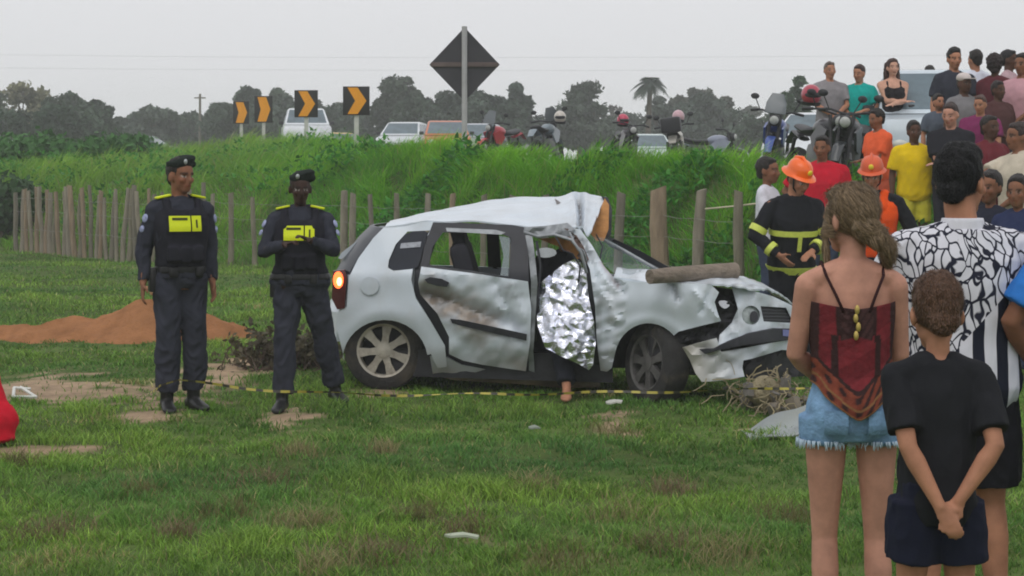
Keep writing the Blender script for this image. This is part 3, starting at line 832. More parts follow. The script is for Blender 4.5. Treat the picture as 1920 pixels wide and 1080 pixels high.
def person(x, y, rz=0.0, H=1.72, sex='m', skin='brown', hair='short', hair_col=(34, 28, 26), arms=('hang', 'hang'), head=(0, 0), lean=(0, 0), legs=None, pelvis=(0, 0, 0), fat=1.0,
           top=None, bottom=None, shoes=None, voxel=0.012, label='', z=None, group=None, curl=0.5, beard=False, hands=(None, None), width=1.0, head_roll=0):
    """local frame: faces -Y, its right hand is at -X. Lengths are for a 1.75 m figure and scaled to H."""
    s = H / 1.75
    G = Person()
    z0 = gz(x, y) if z is None else z
    body_mb = MB()
    female = sex == 'f'; child = sex == 'c'
    shw = (0.188 if not female else 0.165) * width; hipw = 0.088
    if child: shw = 0.165; hipw = 0.08
    pel = Vector(pelvis)
    Mlean = Euler((R(lean[0]), R(lean[1]), 0)).to_matrix()
    piv = Vector((0, 0, 0.95))
    def ub(p):
        p = Vector(p); return pel + piv + Mlean @ (p - piv)
    # torso sections z, cy, rx, ry
    if female: sec = [(0.83, 0, .10, .08), (0.90, .01, .168, .118), (0.97, .012, .162, .115), (1.07, 0, .122, .092), (1.16, -.005, .128, .095), (1.27, -.015, .150, .108), (1.36, 0, .155, .092), (1.43, .01, .115, .066), (1.475, .012, .058, .052)]
    elif child: sec = [(0.83, 0, .10, .08), (0.90, 0, .148, .108), (0.98, 0, .138, .100), (1.07, -.005, .132, .098), (1.16, -.005, .138, .100), (1.27, -.01, .150, .105), (1.36, 0, .152, .092), (1.43, .01, .115, .066), (1.475, .012, .055, .052)]
    else: sec = [(0.83, 0, .11, .085), (0.90, 0, .162, .115), (0.97, 0, .156, .110), (1.07, -.008, .150, .108), (1.16, -.012, .158, .113), (1.27, -.012, .176, .120), (1.36, 0, .178, .105), (1.43, .01, .130, .074), (1.48, .012, .064, .058)]
    sec = [(a, b - (fat - 1) * .09 * math.exp(-((a - 1.08) / .14) ** 2), c * (1 + (fat - 1) * .8 * math.exp(-((a - 1.05) / .2) ** 2)), d * (1 + (fat - 1) * 1.2 * math.exp(-((a - 1.05) / .2) ** 2))) for a, b, c, d in sec]
    wr = width
    def torso(mb, lo, hi, inf, infy=None, flare=0.0):
        zs = [q[0] for q in sec]; out = []
        n = max(4, int((hi - lo) / 0.035))
        for i in range(n + 1):
            zz = lo + (hi - lo) * i / n
            cy, rx, ry = [float(np.interp(zz, zs, [q[k] for q in sec])) for k in (1, 2, 3)]
            e = inf + flare * (1 - i / n)
            ring = []
            for j in range(22):
                a = 2 * math.pi * j / 22; ca, sa = math.cos(a), math.sin(a)
                pw = 0.86
                ring.append(ub((math.copysign(abs(ca) ** pw, ca) * (rx * wr + e), cy + math.copysign(abs(sa) ** pw, sa) * (ry + (infy or e)), zz)))
            out.append(ring)
        mb.ring_loft(out)
    G.torso = torso; G.ub = ub; G.sec = sec
    torso(body_mb, 0.84, 1.475, 0.0)
    if female:
        for sg in (-1, 1): body_mb.ell(ub((sg * .07, -.085, 1.255)), (.062, .055, .062))
    # arms
    arm = {}
    AL, FL = (0.285, 0.25) if not female else (0.27, 0.235)
    presets = {'hang': ((.27, -.05, .885), (.25, 1, 0)), 'crossed': ((-.10, -.205, 1.165), (.8, .1, -1)), 'crossed2': ((-.08, -.235, 1.125), (.8, .1, -1)), 'back': ((.035, .185, .86), (1, .35, 0)),
               'hips': ((.21, -.05, 1.02), (1, .45, 0)), 'phone': ((.07, -.27, 1.27), (.75, .1, -1)), 'front': ((.05, -.20, 1.0), (1, .2, -.3)), 'low': ((.10, -.22, 1.08), (.8, .4, -.6)),
               'reach': ((.12, -.50, 1.20), (.4, .2, -1)), 'point': ((.10, -.52, 1.32), (.5, 0, -1)), 'down': ((.235, .0, .88), (.2, 1, 0))}
    for sg, ps in ((-1, arms[0]), (1, arms[1])):
        if isinstance(ps, str): tgt, pole = presets[ps]
        else: tgt, pole = ps
        S = ub((sg * shw, .008, 1.402))
        T = ub((sg * tgt[0], tgt[1], tgt[2])); pole_ = Mlean @ Vector((sg * pole[0], pole[1], pole[2]))
        E, Wp = ik(S, T, AL, FL, pole_)
        arm[sg] = (S, E, Wp)
        k = 0.92 if female or child else 1.0
        body_mb.tube([S - (S - E).normalized() * .018, S * .65 + E * .35, S * .3 + E * .7, E, E * .75 + Wp * .25, E * .35 + Wp * .65, Wp], [.055 * k, .050 * k, .043 * k, .039 * k, .042 * k, .033 * k, .026 * k], n=12, dome=True)
        body_mb.tube([ub((sg * .045, .02, 1.445)), ub((sg * .11, .016, 1.417)), S + Vector((0, 0, .0))], [.042, .042, .042 * k], n=10, dome=True)
        # hand
        d = (Wp - E).normalized()
        hd = hands[0] if sg < 0 else hands[1]
        if hd:
            d = (Mlean @ Vector((sg * hd[0][0], hd[0][1], hd[0][2]))).normalized(); nrm = Mlean @ Vector((sg * hd[1][0], hd[1][1], hd[1][2]))
        else:
            nrm = Vector((-sg, -0.15, 0)) if abs(d.z) > 0.6 else Vector((-sg * .25, 0, -1))
        nrm = (nrm - d * nrm.dot(d)).normalized(); sd = d.cross(nrm).normalized()
        th = sd if (sd.y < 0 or (abs(sd.y) < .2 and sd.z > 0)) else -sd     # thumb side points forward or up
        hk = 0.88 if female or child else 1.0
        body_mb.tube([Wp - d * .02, Wp + d * .03 * hk, Wp + d * .085 * hk], [(.026 * hk, .020 * hk), (.037 * hk, .017 * hk), (.041 * hk, .014 * hk)], n=12, hint=th, dome=True)
        for q, ln in ((-.030, .060), (-.010, .076), (.010, .080), (.030, .070)):
            p = Wp + d * .085 * hk + th * q * hk; dd = d.copy(); pts = [p - d * .02]; cr = curl * (1.1 - q * 4)
            for m in range(3):
                pts.append(p); p = p + dd * ln * hk * (.42, .33, .25)[m]
                dd = (dd + nrm * math.tan(min(cr * .55, 1.2))).normalized()
            pts.append(p)
            body_mb.tube(pts, [.0095 * hk, .0095 * hk, .009 * hk, .008 * hk, .007 * hk], n=8, dome=True)
        p = Wp + d * .025 * hk + th * .028 * hk; dd = (d * .62 + th * .72 + nrm * .35).normalized()
        q2 = p + dd * .042 * hk; d2 = (d * .9 + th * .25 + nrm * .35).normalized(); q3 = q2 + d2 * .036 * hk
        body_mb.tube([p, q2, q3], [.0125 * hk, .0105 * hk, .0085 * hk], n=8, dome=True)
    G.arm = arm
    # legs
    leg = {}
    lg = legs or {}
    for sg in (-1, 1):
        Hh = pel + Vector((sg * hipw, 0, 0.90))
        an, pole, fyaw = lg.get(sg, ((sg * .10, .01, .085), (0, -1, 0), sg * 8))
        K, A = ik(Hh, Vector(an), 0.415, 0.405, Vector(pole))
        leg[sg] = (Hh, K, A, fyaw)
        k = 1.0 if not female else .88
        if child: k = .92
        body_mb.tube([Hh, Hh * .7 + K * .3, Hh * .3 + K * .7, K, K * .72 + A * .28, K * .35 + A * .65, A], [.088 * k, .080 * k, .062 * k, .052 * k, .056 * k, .042 * k, .034 * k], n=14, dome=True)
    G.leg = leg
    def foot_loft(mb, A, yaw, gx=1.0, gzz=0.0, sole=False):
        M = Euler((0, 0, R(yaw))).to_matrix()
        prof = [(.078, .020, .045), (.062, .033, .075), (.02, .036, .095), (-.04, .037, .080), (-.10, .044, .055), (-.15, .043, .040), (-.178, .030, .030), (-.188, .014, .022)]
        rings = []
        for (yy, hw, ht) in prof:
            ring = []
            for j in range(12):
                a = 2 * math.pi * j / 12
                p = M @ Vector((math.cos(a) * (hw + gzz), yy * gx, 0)); zz = A.z - .085 + (ht + gzz * 1.5) / 2 + math.sin(a) * (ht + gzz * 1.5) / 2
                ring.append(Vector((A.x + p.x, A.y + p.y, zz)))
            rings.append(ring)
        mb.ring_loft(rings)
    if shoes is None or shoes.get('bare'):
        for sg in (-1, 1): foot_loft(body_mb, leg[sg][2], leg[sg][3])
    # neck and head
    hp = ub((0, -.005, 1.515))
    Mh = Mlean @ Euler((R(head[1]), R(head_roll), R(head[0])), 'XYZ').to_matrix()
    Mh = Mlean @ (Euler((0, 0, R(head[0]))).to_matrix() @ Euler((R(head[1]), R(head_roll), 0)).to_matrix())
    hs = 1.0 if not child else 1.17
    if female: hs = .96
    def hd_(p): return hp + Mh @ (Vector(p) * hs)
    nk = .056 if not (female or child) else .046
    body_mb.tube([ub((0, .018, 1.41)), ub((0, .014, 1.47)), hd_((0, .018, .03)), hd_((0, .02, .09))], [nk * 1.25, nk, nk * .98, nk * .95], n=14)
    E_ = lambda c, r: body_mb.ell(hd_(c), tuple(q * hs for q in r), Mh, 18, 12)
    E_((0, .018, .140), (.076, .096, .096)); E_((0, -.022, .078), (.060, .068, .080)); E_((0, -.050, .022), (.036, .040, .030)); E_((0, -.062, .150), (.052, .032, .045))
    E_((0.034, -.068, .085), (.026, .022, .022)); E_((-0.034, -.068, .085), (.026, .022, .022)); E_((0, -.008, .045), (.056, .06, .045))
    body_mb.tube([hd_((0, -.090, .122)), hd_((0, -.104, .098)), hd_((0, -.112, .078)), hd_((0, -.098, .068))], [.009 * hs, .011 * hs, .015 * hs, .013 * hs], n=8, dome=True)
    body_mb.tube([hd_((-.045, -.078, .127)), hd_((0, -.092, .130)), hd_((.045, -.078, .127))], [.010 * hs, .011 * hs, .010 * hs], n=8, dome=True)
    body_mb.tube([hd_((-.022, -.084, .044)), hd_((0, -.094, .046)), hd_((.022, -.084, .044))], [.007 * hs, .010 * hs, .007 * hs], n=8, dome=True)
    for sg in (-1, 1): body_mb.ell(hd_((sg * .079, .012, .098)), (.012 * hs, .022 * hs, .034 * hs), Mh @ Euler((0, 0, R(-sg * 25))).to_matrix(), 10, 8)
    G.hd = hd_; G.Mh = Mh; G.hs = hs
    # scale to height and link
    body_mb.v = [(p[0] * s, p[1] * s, p[2] * s) for p in body_mb.v]
    body = new_obj('person', body_mb.mesh('person'), skin_mat)
    body.location = (x, y, z0); body.rotation_euler = (0, 0, R(rz))
    sc = np.array(SKINS[skin]); hc = np.array(hexc(*hair_col))
    Mi = np.array(Mh.inverted()); hpn = np.array(hp)
    def paint(co, no, me):
        c = np.repeat(sc[None], len(co), 0)
        q = ((co / s - hpn) @ Mi.T) / hs
        X, Y, Z = q[:, 0], q[:, 1], q[:, 2]
        face = (Y < -.03) & (Z > -.02) & (Z < .22) & (np.abs(X) < .09)
        def blend(mask, col, a): c[mask] = c[mask] * (1 - a) + np.array(col) * a
        blend(face & (np.abs(np.abs(X) - .031) < .019) & (np.abs(Z - .131) < .007), hc, .8)
        blend(face & (np.abs(np.abs(X) - .031) < .015) & (np.abs(Z - .110) < .0075), (.55, .5, .48), .7 if voxel < .013 else .15)
        blend(face & (np.abs(np.abs(X) - .031) < .0075) & (np.abs(Z - .110) < .0085), (.02, .015, .012), .95)
        blend(face & (np.abs(X) < .024) & (np.abs(Z - .045) < .009), sc * np.array([.85, .52, .5]), .75)
        blend(face & (np.abs(X) < .022) & (np.abs(Z - .0455) < .0022), (.03, .012, .01), .6)
        blend(face & (np.abs(np.abs(X) - .055) < .03) & (np.abs(Z - .075) < .025), sc * np.array([1.08, .88, .85]), .5)
        if beard: blend((Y < .0) & (Z < .055) & (Z > -.03) & ~((np.abs(X) < .022) & (np.abs(Z - .045) < .008)), hc, .6)
        hand_near = np.zeros(len(co), bool)
        set_cols(me, np.clip(c, 0, 1))
        return None
    skin_me(body, voxel, 2, 0.5, paint)
    tag(body, label, 'person', group)
    G.body = body; G.s = s; G.voxel = voxel
    def child_mesh(name, mb, m, vox=None, it=3, post=None, parent=None, remesh=True, smooth=True):
        mb.v = [(p[0] * s, p[1] * s, p[2] * s) for p in mb.v]
        o = new_obj(name, mb.mesh(name, smooth), m, parent or body)
        if remesh: skin_me(o, vox or voxel, it, 0.5, post)
        return o
    G.part = child_mesh
    def folds(amp, fr, seed, stretch=(1, 1, 1)):
        def f(co, no, me):
            q = co * np.array(stretch)
            n = snoise(q, fr, seed) * 0.6 + (1 - np.abs(snoise(q, fr * 2.1, seed + 3))) * 0.7 - .35
            return co + no * (amp * n)[:, None]
        return f
    G.folds = folds
    sd_ = int(abs(x * 37 + y * 11)) % 50
    # ---- hair
    if hair:
        hb = MB(); HE = lambda c, r: hb.ell(hd_(c), tuple(q * hs for q in r), Mh, 18, 12)
        if hair in ('short', 'buzz', 'fade'):
            e = .006 if hair == 'buzz' else .013
            HE((0, .030, .150), (.078 + e * .4, .094 + e * .6, .090 + e)); HE((0, .075, .095), (.058, .040 + e * .5, .062))
            if hair == 'fade': HE((0, .002, .205), (.066, .085, .050))
            hb.ell(hd_((0, -.02, .205)), (.060 * hs, .060 * hs, .032 * hs), Mh)
        elif hair == 'curly':
            HE((0, .035, .155), (.10, .112, .108)); HE((0, .07, .10), (.085, .06, .08))
        elif hair == 'long':
            HE((0, .030, .150), (.088, .102, .100)); HE((0, -.025, .205), (.062, .058, .034))
            for a in np.linspace(-1.25, 1.25, 9):
                q = Vector((math.sin(a) * .082, .03 + math.cos(a) * .075, 0))
                hb.tube([hd_((q.x, q.y, .16)), hd_((q.x * 1.12, q.y * 1.05, .05)), hd_((q.x * 1.15, q.y * 1.02, -.08)), hd_((q.x * 1.0, q.y, -.20))], [.03, .032, .03, .014], n=8, dome=True)
        elif hair == 'tied':
            HE((0, .032, .148), (.086, .100, .098)); HE((0, -.02, .205), (.066, .064, .034)); HE((0.0, .085, .085), (.062, .046, .064)); HE((-.022, .105, .045), (.046, .038, .042))
            # loose ponytail over one shoulder
            hb.tube([hd_((-.03, .11, .05)), hd_((-.062, .118, .015)), hd_((-.076, .108, -.025)), hd_((-.078, .095, -.065))], [.028, .032, .028, .010], n=10, dome=True)
            hb.tube([hd_((.07, -.03, .15)), hd_((.085, -.04, .07)), hd_((.088, -.045, -.02)), hd_((.078, -.04, -.09))], [.014, .013, .010, .005], n=7, dome=True)
            hb.tube([hd_((-.09, .1, .03)), hd_((-.115, .10, .01)), hd_((-.112, .09, -.04)), hd_((-.10, .07, -.09))], [.012, .014, .010, .004], n=7, dome=True)
        amp = {'curly': .012, 'long': .004, 'tied': .0035, 'fade': .0025}.get(hair, .003)
        def hpost(co, no, me):
            return co + no * (amp * s * (snoise(co, 34 / max(.6, hs), sd_) + .6 * snoise(co, 75, sd_ + 4)))[:, None]
        hair_o = []
        def hstr(co, no, me):
            co2 = hpost(co, no, me)
            if voxel < .008:
                loc = ((co2 / s - np.array(hp)) @ np.array(Mh.inverted()).T) / hs; Mn = np.array(Mh)
                sel = RNG.choice(len(co2), min(len(co2), 9000), replace=len(co2) < 9000); p = co2[sel]; nn = no[sel]; q = loc[sel]
                if hair == 'tied': flow = np.array([-.03, .12, .03]) - q; tail = q[:, 2] < .05; flow[tail] = np.array([-.25, .1, -1.0])
                else: flow = q - np.array([0, .03, .25]); flow[:, 2] -= .10
                flow = flow @ Mn.T + RNG.normal(0, .025, flow.shape); flow /= np.linalg.norm(flow, axis=1)[:, None] + 1e-6
                tg = flow - nn * np.sum(flow * nn, 1)[:, None]; tg /= np.linalg.norm(tg, axis=1)[:, None] + 1e-6
                L = RNG.uniform(.5, 1.2, len(p)) * {'tied': .055, 'fade': .018, 'short': .022}.get(hair, .03) * s
                sd2 = np.cross(nn, tg) * .0011
                lift = RNG.uniform(.0, .28, len(p)) * {'tied': .8, 'fade': .5}.get(hair, .9)
                a = p - nn * .002; b = p + tg * (L * .5)[:, None] + nn * (L * .5 * lift)[:, None] + nn * .003; c = p + tg * L[:, None] + nn * (L * (lift - .15))[:, None]
                V = np.stack([a - sd2, a + sd2, b - sd2 * .8, b + sd2 * .8, c], 1).reshape(-1, 3); o5 = (np.arange(len(p)) * 5)[:, None]
                F5 = np.concatenate([o5 + np.array([[0, 1, 3]]), o5 + np.array([[0, 3, 2]]), o5 + np.array([[2, 3, 4]])], 0)
                cc = np.array(hexc(*hair_col))[None] * RNG.uniform(.6, 1.9, (len(p), 1))
                so = new_obj('hair_strands', mesh_np('hair_strands', V, F5, False, np.repeat(cc, 5, 0)), leaf_mat('hair_strand', .1, .5), hair_o[0]); so['kind'] = 'stuff'
            return co2
        hair_o.append(child_mesh('hair', hb, hair_mat(tuple(hair_col)), max(voxel * .8, .006), 2, hstr))
    # ---- clothes
    if top:
        kind = top.get('kind', 'tshirt'); tb = MB(); loose = top.get('loose', .014); hem = top.get('hem', .86); infl = .010 + loose * .5
        if kind == 'tank':
            torso(tb, hem, top.get('neck', 1.35), .010)
            for sg in (-1, 1): tb.ell(ub((sg * .07, -.085, 1.255)), (.074, .068, .074))
            for sg in (-1, 1): tb.tube([ub((sg * .085, -.095, 1.30)), ub((sg * .09, -.04, 1.44)), ub((sg * .09, .04, 1.445)), ub((sg * .08, .10, 1.32))], .014, n=8, dome=True)
        elif kind == 'none': pass
        else:
            torso(tb, hem, 1.462, infl, None, loose * .6)
            sl = {'tshirt': .78, 'long': 2.0, 'short': .6}[kind]
            for sg in (-1, 1):
                S, E, Wp = arm[sg]
                tb.tube([ub((sg * .045, .02, 1.445)), ub((sg * .11, .016, 1.417)), S + Vector((0, 0, .0))], [.058 + max(0, voxel - .010), .058 + max(0, voxel - .010), .054 + max(0, voxel - .010)], n=12, dome=True)
                k = .92 if female or child else 1.0
                up_ = (S - E).normalized()
                if sl <= 1:
                    tb.tube([S + up_ * .040, S + up_ * .026, S - up_ * .005, S * .6 + E * .4, S * (1 - sl) + E * sl], [.022 * k, .046 * k, .065 * k, .062 * k + loose * .4, .058 * k + loose * .7], n=14)
                else:
                    Q = E * .04 + Wp * .96
                    tb.tube([S + up_ * .040, S + up_ * .026, S - up_ * .005, S * .6 + E * .4, E * .9 + S * .1, E, E * .8 + Wp * .2, E * .4 + Wp * .6, Q], [.022 * k, .046 * k, .066 * k, .064 * k, .060 * k, .058 * k, .056 * k, .050 * k, .042 * k], n=14)
        if kind in ('tshirt', 'short') and not top.get('collar'): tb.tube([ub((0, .014, 1.435)), ub((0, .012, 1.472))], [(.088, .078), (.070, .066)], n=14, hint=(1, 0, 0))
        if top.get('collar'):
            tb.tube([ub((0, .014, 1.452)), ub((0, .012, 1.488))], [(.075, .072), (.070, .066)], n=14, hint=(1, 0, 0))
        if tb.n:
            G.top = child_mesh(top.get('name', 'shirt'), tb, top['mat'], voxel, 3, folds(top.get('fold', .006), top.get('ff', 11), sd_, (1, 1, .75)))
    if bottom:
        bb = MB(); kind = bottom.get('kind', 'trousers'); inf = bottom.get('inf', .014)
        torso(bb, 0.845, bottom.get('waist', 1.0), .010 + inf * .4)
        for sg in (-1, 1):
            Hh, K, A, fy = leg[sg]
            if kind == 'trousers':
                en = bottom.get('end', .93); Q = K * (1 - en) + A * en
                bb.tube([Hh + Vector((0, 0, .03)), Hh * .7 + K * .3, Hh * .3 + K * .7, K, K * .7 + A * .3, K * .4 + A * .6, Q], [.098 + inf * .3, .092 + inf * .5, .074 + inf * .7, .066 + inf * .8, .066 + inf * .8, .060 + inf, .054 + inf * 1.2], n=16)
            else:
                en = bottom.get('end', .9); Q = Hh * (1 - en) + K * en
                bb.tube([Hh + Vector((0, 0, .03)), Hh * (1 - en * .5) + K * en * .5, Q], [.098 + inf * .3, .090 + inf, .082 + inf * 1.5 - .016 * en], n=16)
        G.bottom = child_mesh(bottom.get('name', 'trousers' if kind == 'trousers' else 'shorts'), bb, bottom['mat'], voxel, 3, folds(bottom.get('fold', .007), 12, sd_ + 9, (1, 1, .8)))
    if shoes and not shoes.get('bare'):
        for sg in (-1, 1):
            sb = MB(); foot_loft(sb, leg[sg][2], leg[sg][3], 1.06, .006)
            if shoes.get('boot'):
                A = leg[sg][2]; K = leg[sg][1]
                sb.tube([A + Vector((0, 0, -.03)), A, A * .72 + K * .28, A * .55 + K * .45], [.048, .046, .050, .058], n=12)
            child_mesh('boot' if shoes.get('boot') else 'shoe', sb, shoes['mat'], max(voxel * .8, .008), 2)
    return G

def solve_height(u, vtop, P):
    """standing place at scale P and the height that brings the crown of the head to row vtop"""
    x, y = (u - 960) / P, FPX / P
    return x, y, EYE + (HZ - vtop) / P - gz(x, y)

# ------------------------------------------------------------------ clothing helpers
def surf(G, x, z, inf, front=True):
    zs = [q[0] for q in G.sec]; cy, rx, ry = [float(np.interp(z, zs, [q[k] for q in G.sec])) for k in (1, 2, 3)]
    a, b = rx + inf, ry + inf; ca = min(abs(x) / a, 1) ** (1 / .86); sa = math.sqrt(max(0, 1 - ca * ca)) ** .86
    return G.ub((x, cy + (-1 if front else 1) * sa * b, z))
def patch(G, name, x0, x1, z0, z1, inf, m, parent=None, front=True, th=.006, poly=None):
    """thin plate lying on the torso"""
    nx_, nz_ = 9, 6
    V = []
    for t in (0, th):
        for j in range(nz_):
            for i in range(nx_):
                zz = z0 + (z1 - z0) * j / (nz_ - 1); xx = x0 + (x1 - x0) * i / (nx_ - 1)
                if poly: xx, zz = poly(i / (nx_ - 1), j / (nz_ - 1))
                V.append(surf(G, xx, zz, inf + t, front))
    n = nx_ * nz_; fs = []
    for o in (0, n):
        for j in range(nz_ - 1):
            for i in range(nx_ - 1):
                a = o + j * nx_ + i; fs.append((a, a + 1, a + nx_ + 1, a + nx_))
    rim = [i for i in range(nx_)] + [j * nx_ + nx_ - 1 for j in range(1, nz_)] + [(nz_ - 1) * nx_ + i for i in range(nx_ - 2, -1, -1)] + [j * nx_ for j in range(nz_ - 2, 0, -1)]
    for a, b in zip(rim, rim[1:] + rim[:1]): fs.append((a, b, b + n, a + n))
    mb = MB().add(V, fs)
    return G.part(name, mb, m, parent=parent, remesh=False, smooth=40)
def limb_band(G, name, A, B, t0, t1, r, m, parent=None):
    A, B = Vector(A), Vector(B)
    return G.part(name, MB().tube([A.lerp(B, t0), A.lerp(B, t1)], r, n=16), m, parent=parent, remesh=False, smooth=40)

navy = fabric('police_navy', hexc(50, 52, 62)); navy_dark = fabric('vest_black', hexc(36, 36, 44)); bootm = mat('black_leather', hexc(28, 28, 30), rough=.45, var=.2)
hi_yellow = mat('hi_vis_yellow', hexc(214, 226, 16), rough=.6, var=.06); badge_m = mat('sleeve_badge', hexc(150, 156, 190), rough=.7, var=.4, scale=60)
beret_m = fabric('beret', hexc(28, 36, 32)); silver = mat('silver_badge', hexc(176, 180, 180), rough=.35, metal=.6, var=.2); print_dark = mat('dark_print', hexc(62, 66, 20), rough=.8, var=.1)

def beret(G, tilt=-1):
    b = MB(); M = G.Mh @ Euler((R(-6), R(16 * tilt), 0)).to_matrix()
    b.ell(G.hd((.018 * -tilt, .018, .214)), (.098 * G.hs, .108 * G.hs, .036 * G.hs), M, 20, 10)
    b.ell(G.hd((.075 * -tilt, .01, .190)), (.040, .07, .034), M)
    b.tube([G.hd((0, .018, .172)), G.hd((0, .018, .205))], [(.082 * G.hs, .102 * G.hs), (.084 * G.hs, .104 * G.hs)], n=20, hint=tuple(G.Mh @ Vector((1, 0, 0))))
    o = G.part('beret', b, beret_m, .007, 3, G.folds(.003, 20, 3))
    G.part('cap_badge', MB().ell(G.hd((.03 * tilt, -.088, .212)), (.015, .008, .019), G.Mh, 10, 8), silver, parent=o, remesh=False)
def police(G, left_gear=True):
    v = MB(); G.torso(v, 1.00, 1.395, .036)
    for sg in (-1, 1): v.tube([G.ub((sg * .105, -.11, 1.34)), G.ub((sg * .11, -.05, 1.452)), G.ub((sg * .11, .05, 1.455)), G.ub((sg * .105, .10, 1.36))], [.032, .030, .030, .032], n=8, dome=True)
    for q in ((-.09, 1.09), (0.0, 1.085), (.09, 1.09)):
        p = surf(G, q[0], q[1], .05); v.box(p, (.075, .05, .11), bevel=.012)
    vest = G.part('vest', v, navy_dark, .011, 2, G.folds(.003, 14, 5))
    a = patch(G, 'name_panel', -.115, .030, 1.245, 1.352, .040, hi_yellow, vest)
    patch(G, 'printed_bar', -.095, .01, 1.322, 1.340, .047, print_dark, a, th=.002)
    b = patch(G, 'name_panel', .040, .108, 1.245, 1.352, .040, hi_yellow, vest)
    patch(G, 'printed_bar', .068, .080, 1.27, 1.325, .047, print_dark, b, th=.002)
    for sg in (-1, 1):
        S, E, W_ = G.arm[sg]
        G.part('epaulette', MB().box((S + G.ub((sg * .07, .01, 1.46))) / 2 + Vector((0, -.005, .052)), (.105, .075, .016), Euler((0, R(sg * 12), 0)).to_matrix(), .006), hi_yellow, remesh=False)
        for t, r in ((.28, .021), (.55, .017)):
            p = S.lerp(E, t); d = (E - S).normalized(); out = Vector((sg, -.55, 0)); out = (out - d * out.dot(d)).normalized()
            M = Matrix((d.cross(out), d, out)).transposed()
            G.part('sleeve_badge', MB().ell(p + out * .068, (r * 1.25, r * 1.5, .010), M, 12, 8), badge_m, remesh=False)
    bl = MB(); G.torso(bl, .955, 1.005, .034)
    belt = G.part('belt', bl, bootm, .009, 1)
    for sg, q, sz in ((-1, (.195, 0, .91), (.05, .09, .17)), (1, (.19, .01, .95), (.045, .075, .10)), (1, (.10, -.13, .965), (.06, .045, .075)), (-1, (.08, -.135, .965), (.06, .04, .07))):
        G.part('holster' if sz[2] > .15 else 'pouch', MB().box(G.ub((sg * q[0], q[1], q[2])), sz, bevel=.014), bootm, parent=belt, remesh=False)

uniform = dict(kind='long', mat=navy, loose=.016, hem=.92, fold=.012, collar=True)
u_trs = dict(kind='trousers', mat=fabric('police_trousers', hexc(52, 54, 64)), inf=.020, end=.86, fold=.016)
boots = dict(mat=bootm, boot=True)
x, y, H = solve_height(338, 288, 273)
G = person(x, y, 24, H - .03, 'm', 'brown', 'buzz', arms=(((.265, -.02, .89), (.35, 1, 0)), ((.215, -.05, .89), (.25, 1, 0))), head=(24, 2), top=uniform, bottom=u_trs, shoes=boots, voxel=.0095, curl=.9, width=.92,
           legs={-1: ((-.10, -.02, .085), (0, -1, 0), -6), 1: ((.10, .03, .085), (0, -1, 0), 12)}, label='police officer with beret, arms hanging, left of the other officer')
police(G); beret(G)
x, y, H = solve_height(563, 312, 274)
G = person(x, y, 4, H - .03, 'f', 'deep', 'buzz', arms=(((.10, -.25, 1.22), (.9, .3, -1)), ((.08, -.25, 1.25), (.9, .3, -1))), head=(8, 6), top=uniform, bottom=u_trs, shoes=boots, voxel=.0095, curl=1.2, width=1.10, fat=1.12,
           legs={-1: ((-.13, -.05, .085), (0, -1, 0), -10), 1: ((.26, .22, .085), (.1, -1, 0), 22)}, label='police officer with hands raised to the chest, beside the wreck')
police(G); beret(G)

# ------------------------------------------------------------------ firefighters
fire_black = fabric('fire_jacket', hexc(32, 33, 38)); lime = mat('reflective_lime', hexc(206, 216, 96), rough=.5, var=.12, scale=30)
helmet_o = mat('orange_helmet', hexc(244, 104, 24), rough=.35, var=.08, coat=.3); fire_vest = fabric('orange_vest', hexc(232, 84, 28))
def fire_helmet(G, m=helmet_o):
    mb = MB(); hs = G.hs; prof = []
    rings = []
    for (r, zz, f) in ((1.36, .150, 1.12), (1.32, .158, 1.1), (1.08, .168, 1.02), (1.05, .20, 1), (.94, .235, 1), (.70, .262, 1), (.35, .276, 1), (.05, .278, 1)):
        rings.append([G.hd((math.cos(2 * math.pi * j / 20) * .092 * r, .022 + math.sin(2 * math.pi * j / 20) * .112 * r * f, zz - .012 * (1 if r > 1.2 and math.sin(2 * math.pi * j / 20) > 0 else 0))) for j in range(20)])
    mb.ring_loft(rings)
    mb.tube([G.hd((0, -.09, .19)), G.hd((0, -.06, .255)), G.hd((0, .03, .292)), G.hd((0, .11, .262)), G.hd((0, .14, .20))], [.010, .013, .014, .013, .010], n=8, dome=True)
    o = G.part('helmet', mb, m, remesh=False, smooth=50)
    G.part('lamp_mark', MB().ell(G.hd((0, -.098, .215)), (.022, .012, .024), G.Mh, 10, 8), mat('yellow_mark', hexc(238, 214, 60), rough=.4, var=.1), parent=o, remesh=False)
    st = MB().tube([G.hd((-.079, -.01, .15)), G.hd((-.068, -.035, .05)), G.hd((0, -.05, -.012)), G.hd((.068, -.035, .05)), G.hd((.079, -.01, .15))], .007, n=6)
    G.part('chin_strap', st, bootm, parent=o, remesh=False)
def fire_stripes(G):
    for (lo, hi) in ((1.16, 1.205), (.845, .905)):
        mb = MB(); G.torso(mb, lo, hi, .040 if lo > 1 else .046); G.part('reflective_stripe', mb, lime, remesh=False, smooth=40)
    patch(G, 'reflective_stripe', -.03, .005, 1.04, 1.18, .036, lime)
    for sg in (-1, 1):
        S, E, W_ = G.arm[sg]; limb_band(G, 'reflective_stripe', S, E, .72, .90, .074, lime); limb_band(G, 'reflective_stripe', E, W_, .60, .78, .062, lime)
fj = dict(kind='long', mat=fire_black, loose=.024, hem=.83, fold=.010, collar=True, name='jacket'); ft = dict(kind='trousers', mat=fire_black, inf=.03, fold=.01)
x, y = (1484 - 960) / 236, FPX / 236
